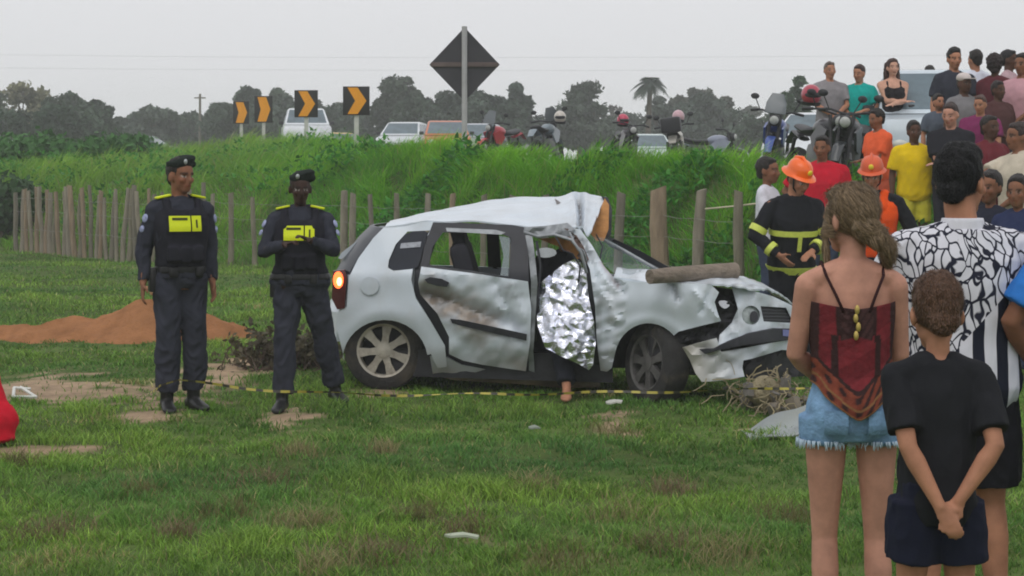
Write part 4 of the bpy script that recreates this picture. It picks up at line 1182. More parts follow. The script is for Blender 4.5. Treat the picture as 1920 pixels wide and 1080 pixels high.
G = person(x, y, 18, 1.70, 'm', 'tan', 'buzz', arms=(((.20, -.16, 1.02), (.9, .6, 0)), ((.06, -.24, 1.06), (.9, .3, 0))), head=(14, 20), lean=(7, 0), top=fj, bottom=ft, shoes=boots, voxel=.011, width=1.05,
           label='firefighter in bright orange helmet and black jacket with lime stripes')
fire_helmet(G); fire_stripes(G)
x, y = (1636 - 960) / 222, FPX / 222
G = person(x, y, -14, 1.72, 'm', 'tan', 'buzz', arms=(((.16, -.20, 1.0), (.9, .4, 0)), ((.2, -.12, .98), (.9, .4, 0))), head=(0, 12), lean=(5, 0), top=fj, bottom=ft, shoes=boots, voxel=.011, width=1.05,
           label='firefighter in dull orange helmet and orange vest behind the woman')
fire_helmet(G, mat('dull_orange_helmet', hexc(214, 92, 52), rough=.45, var=.12))
mb = MB(); G.torso(mb, .93, 1.40, .042)
for sg in (-1, 1): mb.tube([G.ub((sg * .09, -.115, 1.36)), G.ub((sg * .10, -.04, 1.465)), G.ub((sg * .10, .05, 1.465)), G.ub((sg * .09, .10, 1.36))], .042, n=8, dome=True)
G.part('vest', mb, fire_vest, .011, 2, G.folds(.004, 14, 7))

# ------------------------------------------------------------------ foreground: woman, boy, two men
denim = mat('denim', hexc(122, 156, 190), rough=.9, spec=.15, var=.28, scale=16, bump=.3, bscale=80, dirt=hexc(74, 104, 142), dscale=5, damt=.7)
x, y = (1596 - 960) / 570, FPX / 570
G = person(x, y, 180, 1.625, 'f', 'red', 'tied', (118, 100, 78), arms=(((.07, -.19, .99), (.7, .5, -.35)), ((.06, -.20, 1.02), (.7, .5, -.35))), head=(34, 6), voxel=.0068, width=.90,
           bottom=dict(kind='shorts', mat=denim, inf=.008, end=.15, waist=1.05, fold=.004), shoes=dict(mat=mat('white_sandal', hexc(190, 180, 170), rough=.7)),
           legs={-1: ((-.105, .02, .085), (0, -1, 0), -8), 1: ((.085, -.01, .085), (0, -1, 0), 10)}, label='woman seen from behind in red kerchief top and frayed denim shorts')
wp = G
# kerchief top: closed round the chest, hanging to a point over the shorts at the back
def kerchief(G):
    NA, NZ = 150, 90
    V = []; cols = []
    red, dark, rust, gold = [np.array(hexc(*c)) for c in ((112, 40, 46), (54, 36, 36), (128, 66, 50), (150, 108, 72))]
    zs = [q[0] for q in G.sec]
    for layer in (0, 1):
        for j in range(NZ):
            for i in range(NA):
                a = 2 * math.pi * i / NA; ca, sa = math.cos(a), math.sin(a)
                back = max(0.0, sa)
                zlo = 1.05
                lat = abs(ca)
                if sa > 0: zlo = 0.925 + (1.05 - 0.925) * min(1, lat / 0.97)
                zhi = 1.335 - .025 * (1 - lat) * (sa > 0)
                zz = zlo + (zhi - zlo) * j / (NZ - 1)
                zq = max(zz, .90)
                cy, rx, ry = [float(np.interp(zq, zs, [q[k] for q in G.sec])) for k in (1, 2, 3)]
                e = .018 + .012 * (1 - j / NZ) + .004 * math.sin(9 * a + 12 * zz) * (1 - j / NZ) - layer * .004
                X = math.copysign(lat ** .86, ca) * (rx * .90 + e); Y = cy + math.copysign(abs(sa) ** .86, sa) * (ry + e)
                V.append(G.ub((X, Y, zz)))
                dlow = zz - zlo
                px = X * 1.0
                c = red.copy()
                if sa > -0.2:
                    w = .5 + .5 * math.sin(70 * (px + dlow)) * math.sin(70 * (abs(px) * .9 - dlow * 1.1))
                    if dlow < .085: c = rust * (.55 + .5 * w) if w > .25 else dark
                    if .028 < dlow < .036 or dlow < .006 or .085 < dlow < .10: c = dark if dlow > .08 else gold * .7
                    if dlow >= .10:
                        edge = .052 + .10 * max(0, zz - 1.19)
                        if abs(px) < edge and zz > 1.215 - .3 * abs(px): c = dark * (1.0 + .7 * (w > .6))
                        elif abs(abs(px) - (.075 if zz < 1.22 else .058)) < .011: c = dark
                        elif abs(px) > .125: c = dark * 1.2
                        else: c = red * (.85 + .3 * (math.sin(50 * zz + 31 * px) > .3))
                cols.append(c)
    n = NA * NZ; fs = []
    for o in (0, n):
        for j in range(NZ - 1):
            for i in range(NA):
                a_, b_ = o + j * NA + i, o + j * NA + (i + 1) % NA; fs.append((a_, b_, b_ + NA, a_ + NA))
    for i in range(NA):
        fs.append((i, (i + 1) % NA, n + (i + 1) % NA, n + i)); t_ = (NZ - 1) * NA
        fs.append((t_ + i, t_ + (i + 1) % NA, n + t_ + (i + 1) % NA, n + t_ + i))
    mb = MB().add(V, fs)
    o = G.part('kerchief_top', mb, mat('printed_kerchief', attr=True, rough=.85, spec=.15, var=.18, scale=40, bump=.3, bscale=60), remesh=False)
    set_cols(o.data, np.array(cols))
    for sg in (-1, 1):
        st = MB().tube([surf(G, sg * .045, 1.30, .02, False), surf(G, sg * .07, 1.36, .010, False), G.ub((sg * .10, .075, 1.425)), G.ub((sg * .108, .015, 1.472)), G.ub((sg * .11, -.07, 1.41)), surf(G, sg * .09, 1.30, .03)], .0055, n=7)
        G.part('strap', st, fabric('strap_dark', hexc(52, 30, 32)), parent=o, remesh=False)
    cl = MB(); p = surf(G, 0, 1.30, .022, False)
    for k in range(4): cl.ell(p + Vector((random.gauss(0, .004), .006, -.03 * k + .01)), (.009, .007, .017), None, 8, 6)
    G.part('clasp', cl, mat('brass_clasp', hexc(196, 172, 96), rough=.4, metal=.4, var=.2), parent=o, remesh=False)
random.seed(3); kerchief(G)
# frayed hem: pale threads hanging from both leg openings
fr = MB(); random.seed(8)
for sg in (-1, 1):
    Hh, K, A, fy = G.leg[sg]; Q = Hh.lerp(K, .15)
    for k in range(130):
        a = random.uniform(0, 6.283); r = .100 * random.uniform(.96, 1.05)
        p = Q + Vector((math.cos(a) * r, math.sin(a) * r, .008)); L = random.uniform(.014, .034)
        fr.tube([p, p + Vector((math.cos(a) * .004 + random.gauss(0, .004), math.sin(a) * .004 + random.gauss(0, .004), -L))], [.0035, .0015], n=4)
o = G.part('frayed_hem', fr, fabric('fray', hexc(186, 204, 218)), parent=G.bottom, remesh=False); o['kind'] = 'stuff'
pk = MB()
for sg in (-1, 1): patch(G, 'pocket', sg * .035, sg * .115, .875, .96, .019, denim, G.bottom, front=False, th=.003)

black_tee = fabric('black_tee', hexc(34, 35, 39)); navy_shorts = fabric('navy_shorts', hexc(28, 31, 48))
x, y = (1757 - 960) / 640, FPX / 640
G = person(x, y, 180, 1.33, 'c', 'tan', 'short', (92, 68, 54), arms=(((.045, .165, .95), (.8, .5, 0)), ((.03, .19, .93), (.8, .5, 0))), hands=(((-.45, .12, -.9), (-.1, .9, .1)), ((-.5, .15, -.85), (.1, -.9, .1))), head=(6, 8), voxel=.0062, width=.86,
           top=dict(kind='tshirt', mat=black_tee, loose=.022, hem=.84, fold=.007, ff=9), bottom=dict(kind='shorts', mat=navy_shorts, inf=.024, end=.50), shoes=dict(mat=mat('dark_shoe', hexc(60, 58, 58))), curl=.9,
           legs={-1: ((-.12, 0, .085), (0, -1, 0), -10), 1: ((.12, .0, .085), (0, -1, 0), 10)}, label='boy in black shirt and navy shorts with hands clasped behind him')
mb = MB().tube([surf(G, -.005, .86, .05, False), surf(G, -.012, .78, .06, False), surf(G, -.022, .70, .06, False)], .0035, n=5)

# man in white shirt with black brush strokes; the printed mascot is left out
def stroke_mat():
    m = bpy.data.materials.new('stroke_print_shirt'); m.use_nodes = True
    N, L = m.node_tree.nodes, m.node_tree.links; b = N['Principled BSDF']; b.inputs['Roughness'].default_value = .9; b.inputs['Specular IOR Level'].default_value = .15
    tc = N.new('ShaderNodeTexCoord'); mp = N.new('ShaderNodeMapping'); mp.inputs['Scale'].default_value = (1, 1, .62); mp.inputs['Rotation'].default_value = (0, R(20), 0)
    L.new(tc.outputs['Object'], mp.inputs['Vector'])
    nz = N.new('ShaderNodeTexNoise'); nz.inputs['Scale'].default_value = 7; L.new(mp.outputs[0], nz.inputs['Vector'])
    ad = N.new('ShaderNodeMix'); ad.data_type = 'RGBA'; ad.inputs[0].default_value = .22; L.new(mp.outputs[0], ad.inputs[6]); L.new(nz.outputs['Color'], ad.inputs[7])
    vo = N.new('ShaderNodeTexVoronoi'); vo.feature = 'DISTANCE_TO_EDGE'; vo.inputs['Scale'].default_value = 27; L.new(ad.outputs[2], vo.inputs['Vector'])
    r1 = N.new('ShaderNodeValToRGB'); r1.color_ramp.elements[0].position = .06; r1.color_ramp.elements[1].position = .10; r1.color_ramp.elements[0].color = (*hexc(40, 42, 56), 1); r1.color_ramp.elements[1].color = (*hexc(216, 216, 224), 1)
    L.new(vo.outputs['Distance'], r1.inputs[0])
    # lower part: broad black and white vertical stripes
    wv = N.new('ShaderNodeTexWave'); wv.wave_type = 'BANDS'; wv.bands_direction = 'X'; wv.inputs['Scale'].default_value = 3.6; wv.inputs['Distortion'].default_value = .9; wv.inputs['Detail Scale'].default_value = .8; wv.inputs['Phase Offset'].default_value = 2.2
    L.new(tc.outputs['Object'], wv.inputs['Vector'])
    r2 = N.new('ShaderNodeValToRGB'); r2.color_ramp.elements[0].position = .46; r2.color_ramp.elements[1].position = .50; r2.color_ramp.elements[0].color = (*hexc(34, 37, 50), 1); r2.color_ramp.elements[1].color = (*hexc(214, 214, 222), 1)
    L.new(wv.outputs['Color'], r2.inputs[0])
    sx = N.new('ShaderNodeSeparateXYZ'); L.new(tc.outputs['Object'], sx.inputs[0])
    # diagonal change from strokes (upper left) to stripes (lower right)
    ma = N.new('ShaderNodeMath'); ma.operation = 'MULTIPLY_ADD'; ma.inputs[1].default_value = 1.1; L.new(sx.outputs['X'], ma.inputs[0]); L.new(sx.outputs['Z'], ma.inputs[2])
    st = N.new('ShaderNodeMath'); st.operation = 'GREATER_THAN'; st.inputs[1].default_value = 1.10; L.new(ma.outputs[0], st.inputs[0])
    mx = N.new('ShaderNodeMix'); mx.data_type = 'RGBA'; L.new(st.outputs[0], mx.inputs[0]); L.new(r2.outputs[0], mx.inputs[6]); L.new(r1.outputs[0], mx.inputs[7])
    L.new(mx.outputs[2], b.inputs['Base Color'])
    return m
white_cloth = fabric('white_collar', hexc(218, 218, 226))
black_shorts = fabric('black_shorts', hexc(30, 30, 36))
x, y = (1803 - 960) / 530, FPX / 530
G = person(x, y, 178, 1.755, 'm', 'tan', 'fade', (26, 26, 28), arms=(((.20, -.24, 1.08), (1, .3, -.4)), ((.12, -.25, 1.05), (1, .25, -.5))), head=(-38, 2), voxel=.0075, width=1.08,
           top=dict(kind='tshirt', mat=stroke_mat(), loose=.032, hem=.80, fold=.008, ff=8), bottom=dict(kind='shorts', mat=black_shorts, inf=.03, end=.82), shoes=dict(mat=bootm),
           legs={-1: ((-.13, 0, .085), (0, -1, 0), -10), 1: ((.12, .0, .085), (0, -1, 0), 10)}, label='man seen from behind in white shirt with black strokes, black shorts')
mb = MB().tube([G.ub((0, .016, 1.445)), G.ub((0, .016, 1.50))], [(.082, .078), (.074, .070)], n=18, hint=(1, 0, 0))
G.part('collar', mb, white_cloth, .008, 2)
x, y = (2078 - 960) / 540, FPX / 540
G = person(x, y, 185, 1.70, 'm', 'brown', 'short', arms=(((.22, -.14, 1.0), (1, .3, -.2)), ((.22, -.1, .98), (1, .3, -.2))), voxel=.010, width=1.06, head=(-20, 0),
           top=dict(kind='tshirt', mat=fabric('blue_tee', hexc(50, 118, 196)), loose=.03, hem=.80), bottom=dict(kind='shorts', mat=fabric('grey_shorts', hexc(86, 98, 128)), inf=.02, end=.85), shoes=dict(mat=bootm), label='man in bright blue shirt cut by the right edge')
# seated figure in red at the left edge
red_cloth = fabric('red_shirt', hexc(196, 22, 44))
P = 312; x, y = (-22 - 960) / P, FPX / P
G = person(x, y, -118, 1.5, 'f', 'tan', 'long', (52, 40, 34), arms=('front', 'front'), lean=(22, 0), pelvis=(0, .0, -.79), head=(0, 10), voxel=.011, fat=1.15,
           legs={-1: ((-.16, -.52, .075), (0, -.3, 1), 0), 1: ((.16, -.50, .075), (0, -.3, 1), 0)}, top=dict(kind='tshirt', mat=red_cloth, loose=.035, hem=.78, fold=.007), bottom=dict(kind='trousers', mat=fabric('red_trousers', hexc(150, 26, 42)), inf=.015),
           label='person in a red shirt sitting on the grass at the left edge')

# ------------------------------------------------------------------ onlookers on the embankment and road
def onlooker(u, vtop, P, label, **k):
    x, y, H = solve_height(u, vtop, P)
    hh = min(max(H - .015, 1.30), 1.86)
    if abs(hh - (H - .015)) > .02: print('ONLOOKER height', label, round(H, 2), 'ground', round(gz(x, y), 2))
    k.setdefault('voxel', .014)
    return person(x, y, k.pop('rz', 0), hh, k.pop('sex', 'm'), k.pop('skin', 'brown'), k.pop('hair', 'short'), label=label, group='onlookers on the embankment', shoes=dict(mat=bootm), **k)
jeans = fabric('dark_jeans', hexc(58, 66, 88)); khaki = fabric('khaki', hexc(150, 136, 108)); dark_trs = fabric('dark_trousers', hexc(44, 44, 52)); grey_trs = fabric('grey_trousers', hexc(96, 96, 100))
def tee(name, c, **k): return dict(kind=k.pop('kind', 'tshirt'), mat=fabric(name, hexc(*c)), loose=k.pop('loose', .028), hem=.82, **k)
TR = lambda m: dict(kind='trousers', mat=m)
onlooker(1440, 300, 172, 'child in white shirt by the fence, left of the firefighters', rz=60, sex='c', top=tee('white_tee', (216, 216, 226)), bottom=TR(jeans), arms=('front', 'front'))
onlooker(1541, 252, 180, 'man in red polo shirt behind the bright orange helmet', rz=-8, top=tee('red_polo', (192, 26, 48), collar=True), bottom=TR(jeans), arms=('hips', 'hang'), head=(-15, 5), hair='buzz', width=1.12, fat=1.1)
onlooker(1652, 202, 176, 'man in orange shirt with folded arms, facing left', rz=-62, top=tee('orange_tee', (226, 98, 58)), bottom=dict(kind='shorts', mat=fabric('rust_shorts', hexc(184, 88, 64)), end=.8), arms=('crossed', 'crossed2'), fat=1.12, lean=(6, 0))
onlooker(1714, 224, 182, 'man in yellow football shirt standing on the slope', rz=4, skin='dark', top=tee('yellow_tee', (222, 188, 24)), bottom=dict(kind='shorts', mat=fabric('yellow_shorts', hexc(196, 186, 60)), end=.8), arms=('hang', 'hang'), width=1.08)
onlooker(1556, 114, 140, 'bald man in grey shirt up on the road', rz=8, skin='tan', hair='buzz', hair_col=(96, 84, 78), top=tee('grey_tee', (136, 132, 134)), bottom=TR(dark_trs), arms=('front', 'front'), width=1.05)
onlooker(1611, 120, 140, 'person in teal shirt beside the man in grey', rz=-25, skin='tan', hair_col=(60, 40, 36), top=tee('teal_tee', (18, 160, 150)), bottom=TR(grey_trs), arms=('front', 'low'), head=(-10, 6))
G = onlooker(1674, 107, 142, 'long haired woman in black top with folded arms and denim skirt', rz=6, sex='f', skin='light', hair='long', hair_col=(70, 48, 44), top=dict(kind='tank', mat=fabric('black_top', hexc(34, 30, 34)), hem=.98), bottom=dict(kind='shorts', mat=fabric('denim_blue', hexc(82, 122, 168)), end=.62, inf=.02), arms=('crossed', 'crossed2'), width=1.06)
bag = MB().box(G.ub((.235, -.02, 1.02)), (.09, .16, .22), bevel=.03); G.part('handbag', bag, bootm, remesh=False)
onlooker(1743, 121, 118, 'dark haired head showing above the white car roof', rz=170, top=tee('dark_tee', (60, 60, 66)), bottom=TR(jeans), arms=('hang', 'hang'))
onlooker(1789, 88, 164, 'tall young man in dark shirt with swept up hair', rz=12, skin='tan', hair='fade', hair_col=(30, 27, 28), top=tee('charcoal_tee', (52, 54, 64)), bottom=TR(jeans), arms=('hang', 'front'), head=(-6, 4))
onlooker(1828, 92, 158, 'man in white shirt seen from behind on the road', rz=200, skin='tan', top=tee('white_tee_b', (206, 208, 220)), bottom=TR(grey_trs), arms=('hang', 'front'))
G = onlooker(1808, 136, 172, 'person in pale cap and grey shirt among the crowd', rz=20, skin='dark', hair='buzz', top=tee('stone_tee', (122, 120, 122)), bottom=TR(dark_trs), arms=('hang', 'hang'))
cap = MB().ell(G.hd((0, .018, .185)), (.09, .105, .07), G.Mh); cap.box(G.hd((0, -.12, .172)), (.13, .10, .012), G.Mh, .005); G.part('cap', cap, fabric('pale_cap', hexc(204, 194, 190)), remesh=False)
onlooker(1866, 100, 166, 'person with big curly dark hair, back to the camera', rz=150, sex='f', skin='dark', hair='curly', hair_col=(46, 36, 36), top=tee('wine_tee', (92, 44, 52)), bottom=TR(dark_trs), arms=('front', 'front'))
onlooker(1893, 92, 160, 'man with short dark hair turned right, furthest right on road', rz=60, skin='dark', hair_col=(26, 24, 28), top=tee('pinkish_tee', (178, 150, 156)), bottom=TR(jeans), arms=('front', 'hang'))
onlooker(1838, 176, 176, 'man in purple shirt in the middle of the crowd', rz=-10, skin='tan', hair='buzz', hair_col=(84, 62, 56), top=tee('purple_tee', (120, 46, 88)), bottom=TR(dark_trs), arms=('front', 'front'), head=(-20, 8), width=1.06)
onlooker(1783, 190, 184, 'man in black shirt standing between yellow and purple shirts', rz=-20, skin='red', hair='buzz', hair_col=(60, 44, 42), top=tee('black_tee_b', (38, 38, 44)), bottom=TR(dark_trs), arms=('crossed', 'crossed2'), head=(-12, 12))
onlooker(1908, 160, 196, 'man in cream shirt reaching out his arm, right edge', rz=-70, skin='brown', hair_col=(52, 40, 38), top=tee('cream_tee', (196, 186, 168)), bottom=TR(dark_trs), arms=('reach', 'front'), width=1.06)
onlooker(1872, 150, 172, 'person in dark brown shirt below the curly haired figure', rz=25, skin='dark', hair_col=(40, 32, 32), top=tee('brown_tee', (82, 54, 54)), bottom=TR(dark_trs), arms=('front', 'hang'))
onlooker(1856, 326, 236, 'child in dark shirt peeking behind the stroke print shirt', rz=-40, sex='c', skin='brown', top=tee('ink_tee', (40, 42, 56)), bottom=TR(jeans), arms=('hang', 'hang'))
onlooker(1908, 334, 240, 'child in dark blue shirt beside the blue shirted man', rz=-30, sex='c', skin='brown', top=tee('deep_blue_tee', (44, 52, 84)), bottom=TR(jeans), arms=('hang', 'hang'))

onlooker(1916, 98, 170, 'man in rose shirt at the top right corner of the crowd', rz=-40, skin='brown', hair_col=(30, 28, 30), top=tee('rose_tee', (196, 150, 158)), bottom=TR(jeans), arms=('hang', 'front'))
onlooker(1856, 214, 188, 'person in dark red shirt between purple and cream shirts', rz=30, skin='dark', hair='buzz', top=tee('oxblood_tee', (104, 40, 48)), bottom=TR(dark_trs), arms=('front', 'hang'))
onlooker(1760, 178, 168, 'bearded man in slate shirt behind the black shirted man', rz=15, skin='tan', beard=True, top=tee('slate_tee', (84, 92, 104)), bottom=TR(jeans), arms=('hang', 'hang'))

# ------------------------------------------------------------------ the wrecked hatchback
_YU = [600, 722, 1000, 1130, 1225, 1340, 1385, 1440, 1510, 1560]
_YN = [14.36, 14.20, 13.95, 13.78, 13.55, 13.30, 13.28, 13.46, 13.86, 14.2]
def ynear(u): return float(np.interp(u, _YU, _YN))
def tumble(v):
    """how far the side leans inwards at image row v"""
    return max(0.0, 515 - v) * 0.0022 + max(0.0, v - 655) * 0.0009 + 0.00002 * max(0, v - 560) ** 2 * 0.2
wreck_o = at(960, 739, 258); wreck_o.z = 0.0
wreck = empty('wrecked_car', tuple(wreck_o))
def wp3(u, v, inset=0.0, Y=None):
    y = (ynear(u) + tumble(v) if Y is None else Y) + inset
    P = FPX / y
    return at(u, v, P) - wreck_o
def dense(poly, step):
    out = []
    for a, b in zip(poly, poly[1:] + poly[:1]):
        n = max(1, int(math.hypot(b[0] - a[0], b[1] - a[1]) / step))
        out += [(a[0] + (b[0] - a[0]) * k / n, a[1] + (b[1] - a[1]) * k / n) for k in range(n)]
    return out
def smooth_poly(poly, it=2):
    for _ in range(it):
        q = []
        for a, b in zip(poly, poly[1:] + poly[:1]):
            q += [(a[0] * .75 + b[0] * .25, a[1] * .75 + b[1] * .25), (a[0] * .25 + b[0] * .75, a[1] * .25 + b[1] * .75)]
        poly = q
    return poly
def inside(poly, u, v):
    c = False; n = len(poly); j = n - 1
    for i in range(n):
        if (poly[i][1] > v) != (poly[j][1] > v) and u < (poly[j][0] - poly[i][0]) * (v - poly[i][1]) / (poly[j][1] - poly[i][1] + 1e-9) + poly[i][0]: c = not c
        j = i
    return c
def panel(name, poly, m, parent=None, holes=(), inset=0.0, th=0.014, step=9, bump=None, Y=None, paint=None, smooth=True, flat=False, jitter=0.0):
    """sheet-metal panel: outline in photograph pixels, bent over the body's side surface, with thickness"""
    loops = [dense(poly, step)] + [dense(h, step) for h in holes]
    pts = []; edges = []; 
    for lp in loops:
        o = len(pts); pts += lp; edges += [(o + i, o + (i + 1) % len(lp)) for i in range(len(lp))]
    us = [p[0] for p in poly]; vs = [p[1] for p in poly]
    rg = random.Random(len(pts))
    u = min(us) + step / 2
    while u < max(us):
        v = min(vs) + step / 2
        while v < max(vs):
            q = (u + rg.uniform(-jitter, jitter), v + rg.uniform(-jitter, jitter))
            if inside(poly, *q) and not any(inside(h, *q) for h in holes):
                if all((q[0] - p[0]) ** 2 + (q[1] - p[1]) ** 2 > (step * .45) ** 2 for lp in loops for p in lp): pts.append(q)
            v += step
        u += step
    r = delaunay_2d_cdt([Vector(p) for p in pts], edges, [], 0, 1e-4)
    V2, F_ = r[0], r[2]
    F2 = []
    for f in F_:
        cu = sum(V2[i].x for i in f) / len(f); cv = sum(V2[i].y for i in f) / len(f)
        if inside(poly, cu, cv) and not any(inside(h, cu, cv) for h in holes): F2.append(tuple(f))
    n = len(V2); V = []; uv = [(p.x, p.y) for p in V2]
    yf = (lambda u_, v_: None) if Y is None else (Y if callable(Y) else (lambda u_, v_: Y))
    for (u_, v_) in uv:
        b = bump(u_, v_) if bump else 0.0
        V.append(wp3(u_, v_, inset - b, yf(u_, v_)))
    for i, (u_, v_) in enumerate(uv): V.append(V[i] + Vector((0, th, 0)))
    cnt = {}
    for f in F2:
        for a, b in zip(f, f[1:] + f[:1]): cnt[(a, b)] = cnt.get((a, b), 0) + 1
    rim = [e for e in cnt if (e[1], e[0]) not in cnt]
    fs = [f for f in F2] + [tuple(n + i for i in reversed(f)) for f in F2] + [(b, a, a + n, b + n) for a, b in rim]
    mb = MB().add(V, fs)
    o = mb.build(name, m, parent or wreck, smooth=(35 if not flat else False))
    if paint is not None:
        c = [paint(u_, v_) for (u_, v_) in uv]; set_cols(o.data, np.array(c + c))
    return o

# materials
WHITE = np.array(hexc(206, 215, 224)); MUD = np.array(hexc(124, 106, 86)); RUB = np.array(hexc(84, 82, 80))
car_paint = mat('white_car_paint', attr=True, rough=0.38, spec=0.45, coat=0.35, var=0.06, scale=4, dirt=hexc(176, 170, 160), dscale=2.4, damt=0.35)
dark_metal = mat('dark_inner_metal', hexc(44, 44, 48), rough=.7, var=.3, scale=9, bump=.3, bscale=14)
black_trim = mat('black_trim', hexc(40, 41, 48), rough=.5, var=.2, scale=12)
grey_metal = mat('bare_bent_metal', hexc(142, 146, 150), rough=.45, metal=.3, var=.3, scale=9, bump=.3, bscale=18)
dark_glass = mat('dark_tinted_glass', hexc(36, 40, 50), rough=.3, var=.15, scale=5, spec=.12)
tyre_m = mat('tyre_rubber', hexc(46, 45, 45), rough=.85, var=.25, scale=9, bump=.4, bscale=60, dirt=hexc(104, 94, 80), dscale=4, damt=.6)
rim_m = mat('dusty_alloy', hexc(180, 174, 162), rough=.5, metal=.25, var=.25, scale=10, dirt=hexc(112, 100, 86), dscale=7, damt=.7)
cloth_seat = fabric('seat_cloth', hexc(50, 50, 56)); liner_m = mat('brown_headliner', hexc(166, 118, 70), rough=.95, var=.3, scale=9, bump=.4, bscale=20)

def nz2(u, v, f, s): return float(snoise(np.array([[u * .01, v * .01, s * 3.1]]), f, s)[0])
def shade(u, v):
    n = .5 + .5 * nz2(u, v, 3.5, 6)
    c = WHITE * (0.93 + .07 * n)
    low = min(1, max(0, (v - 640) / 70)) * (.35 + .5 * n)           # road dirt low on the body
    return c * (1 - low) + MUD * low
def seg_d(u, v, a, b):
    ax, ay = a; bx, by = b; t = max(0, min(1, ((u - ax) * (bx - ax) + (v - ay) * (by - ay)) / ((bx - ax) ** 2 + (by - ay) ** 2 + 1e-9)))
    return math.hypot(u - ax - t * (bx - ax), v - ay - t * (by - ay))
def door_paint(u, v):
    c = shade(u, v); n = .5 + .5 * nz2(u, v, 5, 9); n2 = .5 + .5 * nz2(u, v, 14, 12)
    d = seg_d(u, v, (800, 553), (905, 605)); a = max(0, 1 - d / (36 + 18 * n)) * (.8 + .5 * n2)
    c = c * (1 - min(a, .92)) + MUD * (.55 + .5 * n2) * min(a, .92)
    d = seg_d(u, v, (790, 548), (838, 560)); a = max(0, 1 - d / 13); c = c * (1 - .8 * a) + RUB * .8 * a
    d = seg_d(u, v, (880, 620), (985, 690)); a = max(0, 1 - d / 30) * n; c = c * (1 - .55 * a) + MUD * .55 * a
    d = math.hypot(u - 955, (v - 548) * 1.4); a = max(0, 1 - d / 32) * n2; c = c * (1 - .8 * a) + RUB * .8 * a
    return c
def bump_body(u, v): return 0.012 * nz2(u, v, 1.6, 4) + .022 * math.exp(-((v - 575) / 60) ** 2)
def bump_door(u, v):
    d = seg_d(u, v, (800, 548), (960, 610)); b = -.055 * max(0, 1 - d / 22) + .03 * max(0, 1 - seg_d(u, v, (800, 590), (980, 655)) / 26) - .03 * max(0, 1 - seg_d(u, v, (930, 530), (960, 600)) / 12) + .02 * max(0, 1 - seg_d(u, v, (960, 535), (985, 600)) / 9)
    return b + .010 * nz2(u, v, 3, 8) + .006 * nz2(u, v, 8, 10)

def arc(cx, cy, rx, ry, a0, a1, n):
    return [(cx + rx * math.cos(R(a0 + (a1 - a0) * k / n)), cy - ry * math.sin(R(a0 + (a1 - a0) * k / n))) for k in range(n + 1)]

# rear quarter with C-pillar, wheel arch and quarter window opening
quarter = [(720, 426), (700, 446), (672, 484), (654, 520), (650, 575), (634, 584), (630, 612), (640, 650), (646, 676)] + arc(722, 676, 80, 76, 176, 8, 16) + [(808, 664), (820, 690), (838, 688), (834, 648), (806, 600), (780, 560), (771, 524), (776, 492), (796, 450), (812, 428), (814, 416), (770, 417)]
qwin = [(764, 434), (806, 432), (797, 452), (786, 498), (776, 504), (738, 508), (727, 502), (729, 488), (742, 458)]
q_o = panel('rear_quarter', quarter, car_paint, holes=[qwin], bump=lambda u, v: .014 * math.exp(-((math.hypot((u - 722), (v - 676)) - 88) / 12) ** 2) + bump_body(u, v), paint=shade)
panel('quarter_window', smooth_poly(qwin, 1), dark_glass, q_o, inset=.012, th=.005, step=14)
panel('sticker', [(752, 456), (790, 453), (788, 463), (750, 466)], mat('pale_sticker', hexc(150, 154, 162), rough=.5, var=.3, scale=40), q_o, inset=.004, th=.003)
panel('fuel_flap', arc(693, 536, 17, 17, 0, 345, 22), car_paint, q_o, inset=-.016, th=.01, bump=bump_body, paint=lambda u, v: shade(u, v) * .94, step=8)
# dark jamb between quarter and sprung door
panel('door_jamb', [(778, 492), (800, 440), (812, 420), (826, 424), (812, 470), (800, 505), (794, 548), (824, 590), (846, 640), (842, 664), (828, 640), (800, 590), (776, 550)], black_trim, inset=.035, th=.04, step=12)
# rear door
door = [(790, 500), (884, 512), (990, 528), (996, 580), (994, 640), (986, 696), (958, 692), (905, 684), (868, 676), (842, 664), (842, 632), (820, 588), (788, 552), (784, 530)]
d_o = panel('rear_door', door, car_paint, inset=-.02, th=.05, bump=bump_door, paint=door_paint, step=6)
frame = [(812, 417), (890, 419), (960, 422), (982, 426), (990, 470), (992, 530), (884, 514), (788, 502), (796, 460)]
fhole = [(830, 436), (890, 437), (944, 440), (958, 446), (957, 470), (954, 520), (884, 508), (804, 497), (812, 462)]
panel('window_frame', frame, black_trim, d_o, holes=[fhole], inset=-.01, th=.04, step=12)
panel('frame_scuff', [(836, 427), (930, 431), (948, 436), (940, 440), (838, 434)], grey_metal, d_o, inset=-.016, th=.006)
panel('window_shard', [(936, 442), (957, 446), (953, 518), (938, 516), (944, 480)], mat('pale_glass_shard', hexc(120, 134, 140), rough=.2, alpha=.55, var=0), d_o, inset=.0, th=.004, step=14)
hn = panel('door_handle', [(796, 524), (806, 520), (828, 523), (842, 530), (838, 538), (820, 536), (802, 531)], black_trim, d_o, inset=-.055, th=.03, step=7)
panel('trim_strip', [(844, 598), (864, 600), (920, 612), (988, 627), (987, 639), (920, 624), (862, 610), (848, 606)], black_trim, d_o, inset=-.065, th=.03, step=9, bump=lambda u, v: .004 * nz2(u, v, 5, 3))
# sill
panel('sill', [(806, 668), (838, 670), (866, 684), (930, 696), (1000, 703), (1058, 708), (1124, 706), (1126, 726), (1058, 728), (1000, 722), (900, 716), (846, 712), (812, 704)], car_paint, inset=.02, th=.06, paint=lambda u, v: MUD * (.6 + .3 * nz2(u, v, 4, 5)) if v > 700 else shade(u, v) * .8, bump=lambda u, v: .01 * nz2(u, v, 4, 2), step=9)
